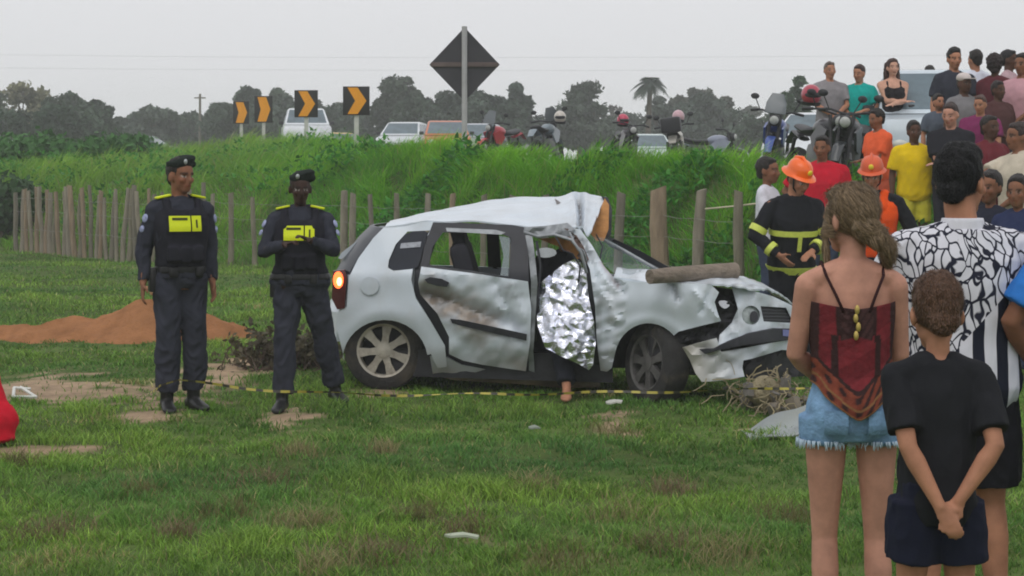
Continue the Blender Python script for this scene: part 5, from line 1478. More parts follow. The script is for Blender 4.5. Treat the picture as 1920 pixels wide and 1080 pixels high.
# B pillar
panel('door_pillar', [(982, 428), (996, 430), (1002, 470), (1008, 530), (1004, 600), (1000, 660), (1003, 703), (992, 704), (990, 650), (994, 590), (996, 530), (990, 470)], grey_metal, inset=.0, th=.06, bump=lambda u, v: .012 * nz2(u, v, 5, 7), step=7)
# front fender merged with the bent A-pillar
fender = [(1062, 437), (1072, 428), (1088, 430), (1110, 460), (1132, 498), (1152, 522), (1190, 528), (1250, 530), (1332, 533), (1348, 548), (1340, 566), (1346, 588), (1352, 602), (1310, 612), (1272, 622)] + arc(1216, 676, 64, 70, 42, 168, 12) + [(1147, 690), (1138, 697), (1126, 695), (1119, 640), (1116, 575), (1106, 505), (1084, 455)]
def f_bump(u, v):
    b = .03 * math.exp(-(seg_d(u, v, (1150, 560), (1330, 560)) / 34) ** 2) + .008 * nz2(u, v, 3, 11)
    b += -.05 * max(0, 1 - seg_d(u, v, (1128, 490), (1170, 548)) / 11) + .035 * max(0, 1 - seg_d(u, v, (1124, 540), (1156, 600)) / 12) - .03 * max(0, 1 - seg_d(u, v, (1090, 450), (1120, 520)) / 8)
    b += -.045 * max(0, 1 - seg_d(u, v, (1262, 530), (1272, 560)) / 10) - .03 * max(0, 1 - seg_d(u, v, (1334, 538), (1316, 584)) / 9) + .02 * max(0, 1 - seg_d(u, v, (1300, 545), (1345, 596)) / 9)
    b += .016 * math.exp(-((math.hypot(u - 1216, v - 676) - 78) / 9) ** 2)
    return b + .012 * nz2(u, v, 9, 13) * (u < 1170)
def f_paint(u, v):
    c = shade(u, v); a = max(0, 1 - math.hypot(u - 1146, (v - 600) * 1.2) / 13) * .7
    c = c * (1 - a) + np.array(hexc(120, 124, 84)) * a
    a = max(0, 1 - seg_d(u, v, (1128, 492), (1160, 538)) / 6) * .7; c = c * (1 - a) + np.array(hexc(120, 84, 84)) * a
    a = max(0, 1 - seg_d(u, v, (1264, 530), (1270, 560)) / 9) * .6; c = c * (1 - a) + RUB * a
    a = max(0, 1 - seg_d(u, v, (1120, 690), (1122, 560)) / 10) * .45; return c * (1 - a) + RUB * 1.2 * a
panel('front_fender', fender, car_paint, inset=-.01, th=.02, bump=f_bump, paint=f_paint, step=5.5)

# roof: buckled sheet rising to the far side
def roof():
    near = [(722, 425), (770, 417), (812, 414), (900, 417), (975, 421), (1020, 428), (1050, 433), (1074, 427), (1092, 432), (1108, 436)]
    far = [(752, 415), (800, 401), (846, 389), (900, 377), (950, 371), (1000, 369), (1040, 369), (1080, 367), (1108, 367), (1136, 369)]
    NU, NV = 74, 26
    def pl(pts, t):
        k = t * (len(pts) - 1); i = min(int(k), len(pts) - 2); f = k - i
        return pts[i][0] * (1 - f) + pts[i + 1][0] * f, pts[i][1] * (1 - f) + pts[i + 1][1] * f
    V = []; cols = []
    for j in range(NV):
        s = j / (NV - 1)
        for i in range(NU):
            t = i / (NU - 1)
            a, b = pl(near, t), pl(far, t)
            A = wp3(a[0], a[1], .0); B = wp3(b[0], b[1], 0, ynear(a[0]) + .2 + 1.12)
            p = A.lerp(B, s)
            p.z += .03 * math.sin(math.pi * min(1, s * 1.15)) * (1 - .3 * t) + .03 * (1 - (1 - s) ** 6) * 0
            cr = seg_d(t, s, (.80, .95), (.86, .05)); p.z += -.055 * math.exp(-(cr / .025) ** 2) + .03 * math.exp(-((cr - .05) / .03) ** 2)
            cr2 = seg_d(t, s, (.70, .12), (.95, .03)); p.z += -.03 * math.exp(-(cr2 / .04) ** 2)
            p.z += .007 * nz2(t * 600, s * 300, 2.4, 5) + .012 * nz2(t * 600, s * 300, 7, 15) * max(0, t - .6) * 2
            V.append(p)
            n = .5 + .5 * nz2(t * 500, s * 260, 3, 6); c = WHITE * (.93 + .07 * n)
            m = max(0, 1 - cr / .02) * .75 + max(0, 1 - cr2 / .05) * .5 * n; m = min(m, .8)
            cols.append(c * (1 - m) + np.array(hexc(92, 80, 74)) * m)
    n = len(V); V += [p - Vector((0, 0, .012)) for p in V]; fs = []
    for o in (0, n):
        for j in range(NV - 1):
            for i in range(NU - 1):
                a = o + j * NU + i; fs.append((a, a + 1, a + NU + 1, a + NU))
    rim = list(range(NU)) + [j * NU + NU - 1 for j in range(1, NV)] + [(NV - 1) * NU + i for i in range(NU - 2, -1, -1)] + [j * NU for j in range(NV - 2, 0, -1)]
    fs += [(a, b, b + n, a + n) for a, b in zip(rim, rim[1:] + rim[:1])]
    o = MB().add(V, fs).build('roof', car_paint, wreck, 40); set_cols(o.data, np.array(cols + cols))
    return o
r_o = roof()
panel('torn_headliner', [(1134, 372), (1142, 384), (1141, 430), (1132, 452), (1118, 452), (1106, 436), (1118, 410)], liner_m, r_o, Y=lambda u, v: 14.35 + (452 - v) * .006, th=.03, step=8, bump=lambda u, v: .02 * nz2(u, v, 6, 5))
panel('torn_edge', [(1058, 428), (1078, 444), (1070, 455), (1090, 466), (1082, 480), (1098, 498), (1104, 486), (1094, 462), (1084, 446), (1074, 430)], mat('torn_rusty_metal', hexc(96, 78, 72), rough=.7, metal=.3, var=.4, scale=30), r_o, inset=-.03, th=.02, step=6, bump=lambda u, v: .03 * nz2(u, v, 12, 8), flat=True)
panel('torn_edge', [(1040, 372), (1052, 380), (1064, 398), (1080, 412), (1090, 428), (1082, 426), (1068, 410), (1054, 398), (1044, 384)], mat('creased_dark_metal', hexc(112, 108, 108), rough=.6, metal=.2, var=.4, scale=30), r_o, Y=lambda u, v: 14.0 + (440 - v) * .0165, inset=-.035, th=.02, step=6, flat=True)
panel('roof_edge', [(1128, 368), (1140, 370), (1148, 392), (1146, 440), (1136, 452), (1140, 420), (1138, 390)], dark_metal, r_o, Y=lambda u, v: 14.55 + (452 - v) * .006, th=.05, step=9)
panel('crushed_rail', [(978, 426), (1020, 424), (1064, 418), (1078, 430), (1068, 444), (1030, 442), (984, 440)], grey_metal, r_o, inset=-.01, th=.05, step=6, bump=lambda u, v: .03 * nz2(u, v, 7, 8))

# tailgate: bowed rear glass and lower shell
def tailgate():
    nearp = [(720, 427), (698, 448), (672, 482), (653, 515), (650, 560), (634, 586), (630, 640)]
    parts = (('rear_window', 0, 3, dark_glass), ('tailgate', 3, 5, car_paint), ('rear_bumper', 5, 6, car_paint))
    for name, i0, i1, m in parts:
        V = []; NS = 14; rows = []
        for k in range((i1 - i0) * 6 + 1):
            f = i0 + k / 6; i = min(int(f), len(nearp) - 2); fr = f - i
            u, v = nearp[i][0] * (1 - fr) + nearp[i + 1][0] * fr, nearp[i][1] * (1 - fr) + nearp[i + 1][1] * fr
            A = wp3(u, v, .01); rows.append(A)
        for A in rows:
            for s in range(NS):
                t = s / (NS - 1); wdt = 1.56 - .3 * max(0, (A.z - .95))
                V.append(A + Vector((-.16 * math.sin(math.pi * t) ** .7 + .02 * t, wdt * t, 0)))
        n = len(V); V += [p + Vector((.03, 0, 0)) for p in V]; fs = []
        for o in (0, n):
            for a_ in range(len(rows) - 1):
                for s in range(NS - 1):
                    q = o + a_ * NS + s; fs.append((q, q + 1, q + NS + 1, q + NS))
        L_ = len(rows); rim = list(range(NS)) + [j * NS + NS - 1 for j in range(1, L_)] + [(L_ - 1) * NS + i for i in range(NS - 2, -1, -1)] + [j * NS for j in range(L_ - 2, 0, -1)]
        fs += [(a, b, b + n, a + n) for a, b in zip(rim, rim[1:] + rim[:1])]
        o = MB().add(V, fs).build(name, m, wreck, 40)
        if m is car_paint: set_cols(o.data, np.repeat(WHITE[None] * .95, len(V), 0))
tailgate()
panel('hatch_edge', [(722, 424), (712, 424), (690, 436), (640, 474), (634, 484), (640, 486), (694, 444), (716, 432)], car_paint, Y=14.75, th=.03, paint=lambda u, v: WHITE * .9, step=10)
tl = panel('tail_light', [(624, 508), (646, 506), (650, 520), (646, 578), (632, 580), (622, 560)], mat('tail_light_red', hexc(78, 34, 34), rough=.3, var=.2), inset=-.03, th=.10, step=8)
panel('lit_lamp', arc(634, 525, 9.5, 16, 0, 345, 18), mat('lit_tail_lamp', hexc(255, 90, 30), rough=.4, emit=(1.0, .16, .04), estr=2.6, var=0), tl, inset=-.042, th=.012, step=6)
panel('lamp_core', arc(636, 528, 4.5, 8, 0, 340, 12), mat('lit_lamp_core', hexc(255, 200, 120), emit=(1.0, .62, .30), estr=3.2, var=0), tl, inset=-.05, th=.012, step=5)

# far side: inner wall, pillars, floor, inner structure
far_y = lambda u, v: ynear(min(u, 1330)) + 1.50 + max(0, 515 - v) * -.0010
def farp(name, poly, m, **k): return panel(name, poly, m, Y=far_y, th=k.pop('th', .05), step=k.pop('step', 24), **k)
farp('far_side', [(668, 500), (760, 496), (900, 500), (1010, 505), (1120, 512), (1290, 525), (1330, 560), (1320, 640), (1255, 645), (1230, 610), (1180, 610), (1150, 650), (1130, 675), (840, 672), (800, 640), (770, 600), (720, 595), (690, 620), (676, 650), (664, 640)], car_paint, paint=lambda u, v: WHITE * .9)
for nm, pl_ in (('far_pillar', [(718, 446), (752, 440), (770, 442), (748, 470), (735, 498), (676, 502)]), ('far_pillar', [(912, 424), (934, 424), (940, 505), (915, 502)]), ('far_pillar', [(1128, 432), (1150, 448), (1200, 470), (1252, 500), (1268, 522), (1240, 508), (1190, 482), (1142, 462)])):
    farp(nm, pl_, black_trim if nm == 'far_pillar' and pl_[0][0] < 1000 else grey_metal, th=.06, step=16)
panel('windscreen_trim', [(1146, 452), (1152, 448), (1204, 472), (1256, 502), (1248, 506), (1196, 484)], black_trim, Y=lambda u, v: ynear(min(u, 1330)) + 1.40, th=.05, step=14)
panel('broken_windscreen', [(1096, 440), (1140, 448), (1200, 482), (1240, 508), (1160, 520), (1132, 496), (1110, 462)], mat('crazed_glass', hexc(150, 164, 168), rough=.3, alpha=.16, var=.3, scale=40), Y=lambda u, v: ynear(u) + .3 + (u - 1100) * .0055 * (v < 500), th=.006, step=16)
fl = MB()
A, B = wp3(660, 690, .12), wp3(1110, 700, .12)
for (a, b, zz, hh) in ((wp3(668, 690, 0), wp3(1150, 700, 0), .11, .20),):
    poly = [Vector((a.x, a.y + .05, zz)), Vector((b.x, b.y + .05, zz)), Vector((b.x, b.y + 1.45, zz)), Vector((a.x, a.y + 1.45, zz))]
    fl.prism(poly, (0, 0, hh))
fl.build('floor_pan', dark_metal, wreck)
def well(name, u0, u1, v0, v1, y0, dy):
    pts = [wp3(u0, v1, y0), wp3(u1, v1, y0), wp3(u1, v0, y0), wp3(u0, v0, y0)]
    MB().prism([p + Vector((0, 0, 0)) for p in pts], (0, dy, 0)).build(name, dark_metal, wreck)
well('inner_arch', 648, 800, 596, 668, .36, .08); well('bulkhead', 1128, 1275, 545, 690, .42, .5)
for (uc, vc) in ((722, 676),):
    pass
# front suspension dark bay behind the wheel and under the nose
bay = MB(); c = wp3(1290, 640, .55); bay.box(c, (.62, .75, .42), bevel=.05); c2 = wp3(1395, 640, .65, None); bay.box(c2, (.42, .7, .36), bevel=.05)
bay.build('engine_block', dark_metal, wreck)
# seats
def seat(name, x0, y0, lean, zc=.42, hz=.0):
    t = MB(); c = Vector((x0, y0, 0)); M = Euler((0, R(lean), 0)).to_matrix()
    t.box(c + Vector((0, 0, zc)), (.50, .50, .17), bevel=.06); t.box(c + Vector((-.22, 0, zc + .36)) , (.15, .48, .62), M, .06)
    s_ = t.build(name, cloth_seat, wreck, 50)
    h = MB().box(c + Vector((-.30, 0, zc + .70 + hz)), (.10, .26, .19), M, .045); h.build('headrest', cloth_seat, s_, 50)
    return s_
p = wp3(1045, 640, .42); seat('front_seat', p.x, p.y, -14, .40); p = wp3(1045, 640, 1.05); seat('front_seat', p.x, p.y, -14, .40)
p = wp3(935, 640, .42); seat('rear_seat', p.x, p.y, -16, .44); p = wp3(935, 640, 1.05); seat('rear_seat', p.x, p.y, -16, .44)
panel('headrest_cover', smooth_poly([(1004, 470), (1020, 464), (1042, 468), (1044, 478), (1026, 484), (1006, 481)], 1), mat('pale_headrest', hexc(196, 200, 206), rough=.6, var=.2), Y=13.98, th=.06, step=7)
db = MB(); p = wp3(1128, 560, .72); db.box(p, (.34, 1.2, .30), bevel=.08); p2 = wp3(1092, 540, 1.1); db.lathe([(.155, -.012), (.175, 0), (.155, .012), (.15, 0)], 22, Euler((0, R(70), 0)).to_matrix(), p2)
db.build('dashboard', black_trim, wreck)
panel('torn_trim', [(1010, 448), (1060, 444), (1084, 462), (1092, 480), (1080, 488), (1068, 470), (1030, 456)], liner_m, Y=14.2, th=.03, step=8, bump=lambda u, v: .02 * nz2(u, v, 6, 3))
panel('door_seal', [(1100, 500), (1112, 520), (1118, 590), (1126, 690), (1110, 700), (1100, 640), (1104, 560)], black_trim, inset=.05, th=.06, step=10)

# bonnet: crumpled sheet from near edge to far edge
def bonnet():
    near = [(1150, 522), (1200, 528), (1260, 530), (1330, 532), (1372, 534), (1410, 545)]
    far = [(1168, 509), (1215, 508), (1280, 512), (1380, 522), (1450, 545), (1488, 570)]
    NU, NV = 48, 20
    def pl(pts, t):
        k = t * (len(pts) - 1); i = min(int(k), len(pts) - 2); f = k - i
        return pts[i][0] * (1 - f) + pts[i + 1][0] * f, pts[i][1] * (1 - f) + pts[i + 1][1] * f
    V = []; cols = []
    for j in range(NV):
        s = j / (NV - 1)
        for i in range(NU):
            t = i / (NU - 1); a, b = pl(near, t), pl(far, t)
            A = wp3(a[0], a[1], .0); B = wp3(b[0], b[1], 0, ynear(min(a[0], 1340)) + 1.30 - .35 * t)
            p = A.lerp(B, s); p.z += .05 * math.sin(math.pi * s) + .010 * nz2(t * 400, s * 300, 2.2, 6) + .008 * nz2(t * 400, s * 300, 5, 16) * t
            V.append(p); n = .5 + .5 * nz2(t * 500, s * 260, 4, 7); m = .35 * max(0, n - .45) * (1 + t); cols.append(WHITE * (1 - m) + RUB * m)
    n = len(V); V += [p - Vector((0, 0, .012)) for p in V]; fs = []
    for o in (0, n):
        for j in range(NV - 1):
            for i in range(NU - 1):
                a = o + j * NU + i; fs.append((a, a + 1, a + NU + 1, a + NU))
    rim = list(range(NU)) + [j * NU + NU - 1 for j in range(1, NV)] + [(NV - 1) * NU + i for i in range(NU - 2, -1, -1)] + [j * NU for j in range(NV - 2, 0, -1)]
    fs += [(a, b, b + n, a + n) for a, b in zip(rim, rim[1:] + rim[:1])]
    o = MB().add(V, fs).build('bonnet', car_paint, wreck, 40); set_cols(o.data, np.array(cols + cols))
bonnet()
panel('slam_panel', [(1322, 536), (1398, 546), (1396, 600), (1390, 660), (1330, 646), (1318, 590)], dark_metal, Y=lambda u, v: ynear(u) + .20, th=.06, step=12, bump=lambda u, v: .03 * nz2(u, v, 7, 4))
# nose
yn = lambda u, v: ynear(u) - .02 + max(0, (640 - v)) * .0012
nose = [(1372, 536), (1410, 545), (1450, 556), (1484, 572), (1500, 596), (1508, 622), (1500, 634), (1450, 626), (1400, 636), (1356, 652), (1346, 648), (1350, 628), (1372, 606), (1384, 580)]
hl2 = arc(1408, 591, 17, 18, 0, 340, 16); gr = [(1426, 574), (1474, 577), (1488, 606), (1432, 603)]
def nose_paint(u, v):
    c = WHITE * (.92 + .08 * nz2(u, v, 4, 5)); a = max(0, nz2(u, v, 8, 9) - .35) * .5; return c * (1 - a) + RUB * a
n_o = panel('front_bumper', nose, car_paint, Y=yn, th=.03, holes=[hl2, gr], paint=nose_paint, step=7, bump=lambda u, v: .02 * nz2(u, v, 4, 6) + .012 * nz2(u, v, 9, 3))
panel('grille', gr, black_trim, n_o, Y=lambda u, v: yn(u, v) + .03, th=.03, step=9)
for k in range(4):
    v0 = 580 + 6.2 * k
    panel('grille_bar', [(1429 + k, v0), (1478 + 2 * k, v0 + 1.5), (1479 + 2 * k, v0 + 3.2), (1429 + k, v0 + 1.8)], mat('grille_bar_grey', hexc(70, 70, 76), rough=.5), n_o, Y=lambda u, v: yn(u, v) + .015, th=.02, step=12)
panel('headlight', hl2, mat('clear_lamp', hexc(158, 166, 166), rough=.15, var=.35, scale=30, spec=.6), n_o, Y=lambda u, v: yn(u, v) + .03 - .03 * max(0, 1 - math.hypot(u - 1408, v - 591) / 18), th=.02, step=6)
panel('lamp_bowl', arc(1414, 594, 8, 11, 0, 340, 12), black_trim, n_o, Y=lambda u, v: yn(u, v) + .0, th=.01, step=6)
hb = panel('broken_headlight', smooth_poly([(1336, 562), (1356, 558), (1374, 566), (1382, 590), (1376, 616), (1358, 632), (1346, 622), (1352, 600), (1342, 584)], 1), dark_metal, Y=lambda u, v: yn(u, v) + .06, th=.05, step=6, bump=lambda u, v: .05 * nz2(u, v, 8, 4))
panel('lamp_reflector', smooth_poly([(1346, 564), (1362, 563), (1370, 572), (1360, 580), (1350, 574)], 1), mat('chrome_reflector', hexc(170, 172, 176), rough=.2, metal=.8), hb, Y=lambda u, v: yn(u, v) - .01, th=.02, step=6)
panel('bumper_strip', [(1312, 656), (1338, 654), (1352, 646), (1400, 626), (1450, 616), (1508, 618), (1510, 632), (1450, 640), (1392, 648), (1350, 656), (1322, 664)], black_trim, Y=lambda u, v: yn(u, v) - .045, th=.06, step=8)
panel('wheel_arch_liner', [(1270, 622), (1310, 612), (1352, 602), (1358, 626), (1348, 640), (1310, 650), (1276, 658), (1262, 640)], dark_metal, Y=lambda u, v: yn(u, v) + .10, th=.05, step=8, bump=lambda u, v: .05 * nz2(u, v, 7, 5))
lower = [(1280, 652), (1306, 644), (1344, 634), (1352, 660), (1400, 652), (1450, 642), (1508, 634), (1510, 660), (1466, 656), (1412, 672), (1394, 676), (1392, 690), (1396, 706), (1350, 714), (1316, 716), (1304, 700), (1294, 676)]
def lower_paint(u, v):
    n = .5 + .5 * nz2(u, v, 5, 8); t = min(1, max(0, (1400 - u) / 110)) * .75; c = WHITE * .95 * (1 - t) + np.array(hexc(176, 166, 146)) * t; return c * (.85 + .15 * n)
panel('bumper_skirt', lower, car_paint, Y=yn, th=.025, paint=lower_paint, step=7, bump=lambda u, v: .025 * nz2(u, v, 4, 9) + .01 * nz2(u, v, 9, 2))
panel('air_intake', [(1392, 674), (1466, 654), (1512, 656), (1514, 704), (1440, 712), (1398, 708)], dark_metal, Y=lambda u, v: yn(u, v) + .10, th=.05, step=10, bump=lambda u, v: .04 * nz2(u, v, 7, 6))
panel('number_plate', [(1468, 618), (1510, 621), (1512, 634), (1468, 630)], mat('plate_blue_grey', hexc(112, 116, 168), rough=.4, var=.15, scale=20), Y=lambda u, v: yn(u, v) - .06, th=.012, step=10)

# wheels
def wheel(center, M, r=.298, w=.19, spokes=7, rm=None):
    t = MB(); pr = [(r * .66, -w / 2), (r * .80, -w / 2 - .008), (r * .96, -w / 2 + .012), (r, -w / 2 + .04), (r, w / 2 - .04), (r * .96, w / 2 - .012), (r * .80, w / 2 + .008), (r * .66, w / 2), (r * .62, 0)]
    t.lathe(pr, 40, M, center); ty = t.build('wheel', tyre_m, wreck, 40)
    b = MB(); b.lathe([(r * .70, w / 2 - .012), (r * .67, w / 2 + .004), (r * .62, w / 2 - .006), (r * .60, w / 2 - .05), (r * .60, -w / 2 + .02), (r * .66, -w / 2 + .01)], 40, M, center)
    for k in range(spokes):
        a = 2 * math.pi * k / spokes + .2
        d = Vector((math.cos(a), math.sin(a), 0)); s = Vector((-math.sin(a), math.cos(a), 0)); h = Vector((0, 0, 1))
        poly = [d * r * .10 - s * .030, d * r * .36 - s * .024, d * r * .64 - s * .038, d * r * .64 + s * .038, d * r * .36 + s * .024, d * r * .10 + s * .030]
        b.prism([center + M @ (q + h * (w / 2 - .045)) for q in poly], M @ (h * .032))
    b.lathe([(.001, w / 2 - .05), (r * .2, w / 2 - .05), (r * .19, w / 2 - .008), (.001, w / 2 - .002)], 20, M, center)
    b.build('rim', rm or rim_m, ty, 35)
    k = MB().lathe([(.001, -.02), (r * .58, -.02), (r * .58, .01), (.001, .01)], 28, M, center); k.build('brake_disc', dark_metal, ty, 35)
# axis +z of the wheel points out of the near side (towards the camera)
def axis_m(out): 
    o = Vector(out).normalized(); x_ = o.orthogonal().normalized(); return Matrix((x_, o.cross(x_), o)).transposed()
c = wp3(722, 676, .13); c.z = .30 - .0; wheel(c, axis_m((-.06, -1, .03)))
c = wp3(1232, 690, .06); c.z = .272; wheel(c, axis_m((-.86, -.50, .10)), rm=mat('shade_toned_alloy', hexc(94, 92, 90), rough=.6, metal=.3, var=.3, scale=12))  # front rim alloy darkened: deep wheel-arch shade is put into its colour
c = wp3(740, 676, 1.38); c.z = .30; wheel(c, axis_m((0, 1, 0)))
c = wp3(1240, 690, 1.35); c.z = .29; wheel(c, axis_m((.2, 1, 0)))
# hanging belt, wires and torn strips in the opening
for nm, pts, r, m in (('seat_belt', [(1006, 452, 14.0), (1014, 500, 13.95), (1008, 560, 13.95), (1004, 640, 13.95)], .010, black_trim), ('hanging_wire', [(1040, 440, 14.0), (1056, 470, 13.9), (1074, 476, 13.9), (1088, 500, 13.85), (1084, 530, 13.85)], .006, black_trim),
                      ('hanging_wire', [(1068, 436, 13.95), (1080, 462, 13.85), (1094, 470, 13.85), (1100, 490, 13.85)], .008, grey_metal), ('bent_strip', [(984, 436, 13.98), (1010, 444, 13.9), (1040, 440, 13.88), (1072, 450, 13.85), (1090, 474, 13.82), (1100, 512, 13.8)], .012, grey_metal),
                      ('hanging_wire', [(1118, 440, 14.2), (1130, 462, 14.1), (1124, 490, 14.0), (1140, 512, 13.9)], .006, black_trim), ('bent_strip', [(1132, 450, 14.4), (1170, 470, 14.3), (1215, 496, 14.2), (1245, 512, 14.1)], .014, grey_metal)):
    MB().tube([wp3(u_, v_, 0, y_) for u_, v_, y_ in pts], r, n=6).build(nm, m, wreck, True)
tag(wreck, 'crushed white hatchback with missing front door and buckled roof', 'car')

# ------------------------------------------------------------------ foil blanket draped over the front seat opening
def foil():
    poly = [(1030, 516), (1056, 496), (1080, 484), (1098, 500), (1104, 560), (1114, 604), (1117, 640), (1112, 684), (1104, 694), (1084, 682), (1052, 668), (1022, 652), (1008, 610), (1004, 546), (1016, 528)]
    rg = random.Random(5); pts = dense(poly, 9); E = [(i, (i + 1) % len(pts)) for i in range(len(pts))]
    n0 = len(pts)
    tries = 0
    while len(pts) < n0 + 240 and tries < 9000:
        tries += 1; q = (rg.uniform(1005, 1118), rg.uniform(490, 692))
        if inside(poly, *q) and all((q[0] - p[0]) ** 2 + (q[1] - p[1]) ** 2 > 44 for p in pts): pts.append(q)
    r = delaunay_2d_cdt([Vector(p) for p in pts], E, [], 0, 1e-4); V = []
    for p in r[0]:
        body = .10 * math.exp(-(((p.x - 1062) / 60) ** 2 + ((p.y - 600) / 75) ** 2))
        y = ynear(p.x) + .06 - body - .20 * math.exp(-(((p.x - 1050) / 60) ** 2 + ((p.y - 670) / 60) ** 2)) + rg.gauss(0, .004) + .024 * nz2(p.x * 1.6, p.y * .55, 8, 3) + .012 * nz2(p.x * 1.3, p.y * .8, 15, 8)
        V.append(wp3(p.x, p.y, 0, y) + wreck_o)
    fs = [tuple(f) for f in r[2] if inside(poly, sum(r[0][i].x for i in f) / 3, sum(r[0][i].y for i in f) / 3)]
    n = len(V); c0 = at(1060, 690, FPX / 13.8)
    cnt = {}
    for f in fs:
        for a, b in zip(f, f[1:] + f[:1]): cnt[(a, b)] = 1
    rim = [e for e in cnt if (e[1], e[0]) not in cnt]
    mb = MB().add([p - c0 for p in V] + [p - c0 + Vector((0, .004, 0)) for p in V], fs + [tuple(n + i for i in reversed(f)) for f in fs] + [(b, a, a + n, b + n) for a, b in rim])
    o = mb.build('foil_blanket', mat('silver_foil', hexc(236, 238, 248), rough=.24, metal=1.0, var=.05, bump=.5, bscale=70, bdist=.01), None, 48)
    sub = o.modifiers.new('sub', 'SUBSURF'); sub.levels = 1; sub.render_levels = 1; sub.subdivision_type = 'SIMPLE'
    o.location = c0
    tag(o, 'crumpled silver foil blanket draped over the front seat of the wreck', 'blanket')
foil()
# person seated under the foil blanket, only the lower legs show
bx = wp3(1062, 640, .30) + wreck_o
seat_z = .46
G = person(bx.x + .02, bx.y + .24, 6, 1.70, 'm', 'tan', None, arms=('front', 'front'), pelvis=(0, 0, -.40), lean=(-14, 0), head=(0, 25), z=0.0, voxel=.013,
           legs={-1: ((-.10, -.66, .09), (-.1, -1, .6), -10), 1: ((.12, -.10, .14), (.1, -1, .6), 8)},
           top=dict(kind='tshirt', mat=fabric('dark_tee_seated', hexc(46, 46, 52)), loose=.02, hem=.84), bottom=dict(kind='trousers', mat=fabric('dark_trousers_seated', hexc(38, 40, 48)), inf=.014, end=.90),
           label='person seated in the wreck under the foil blanket, bare feet showing')

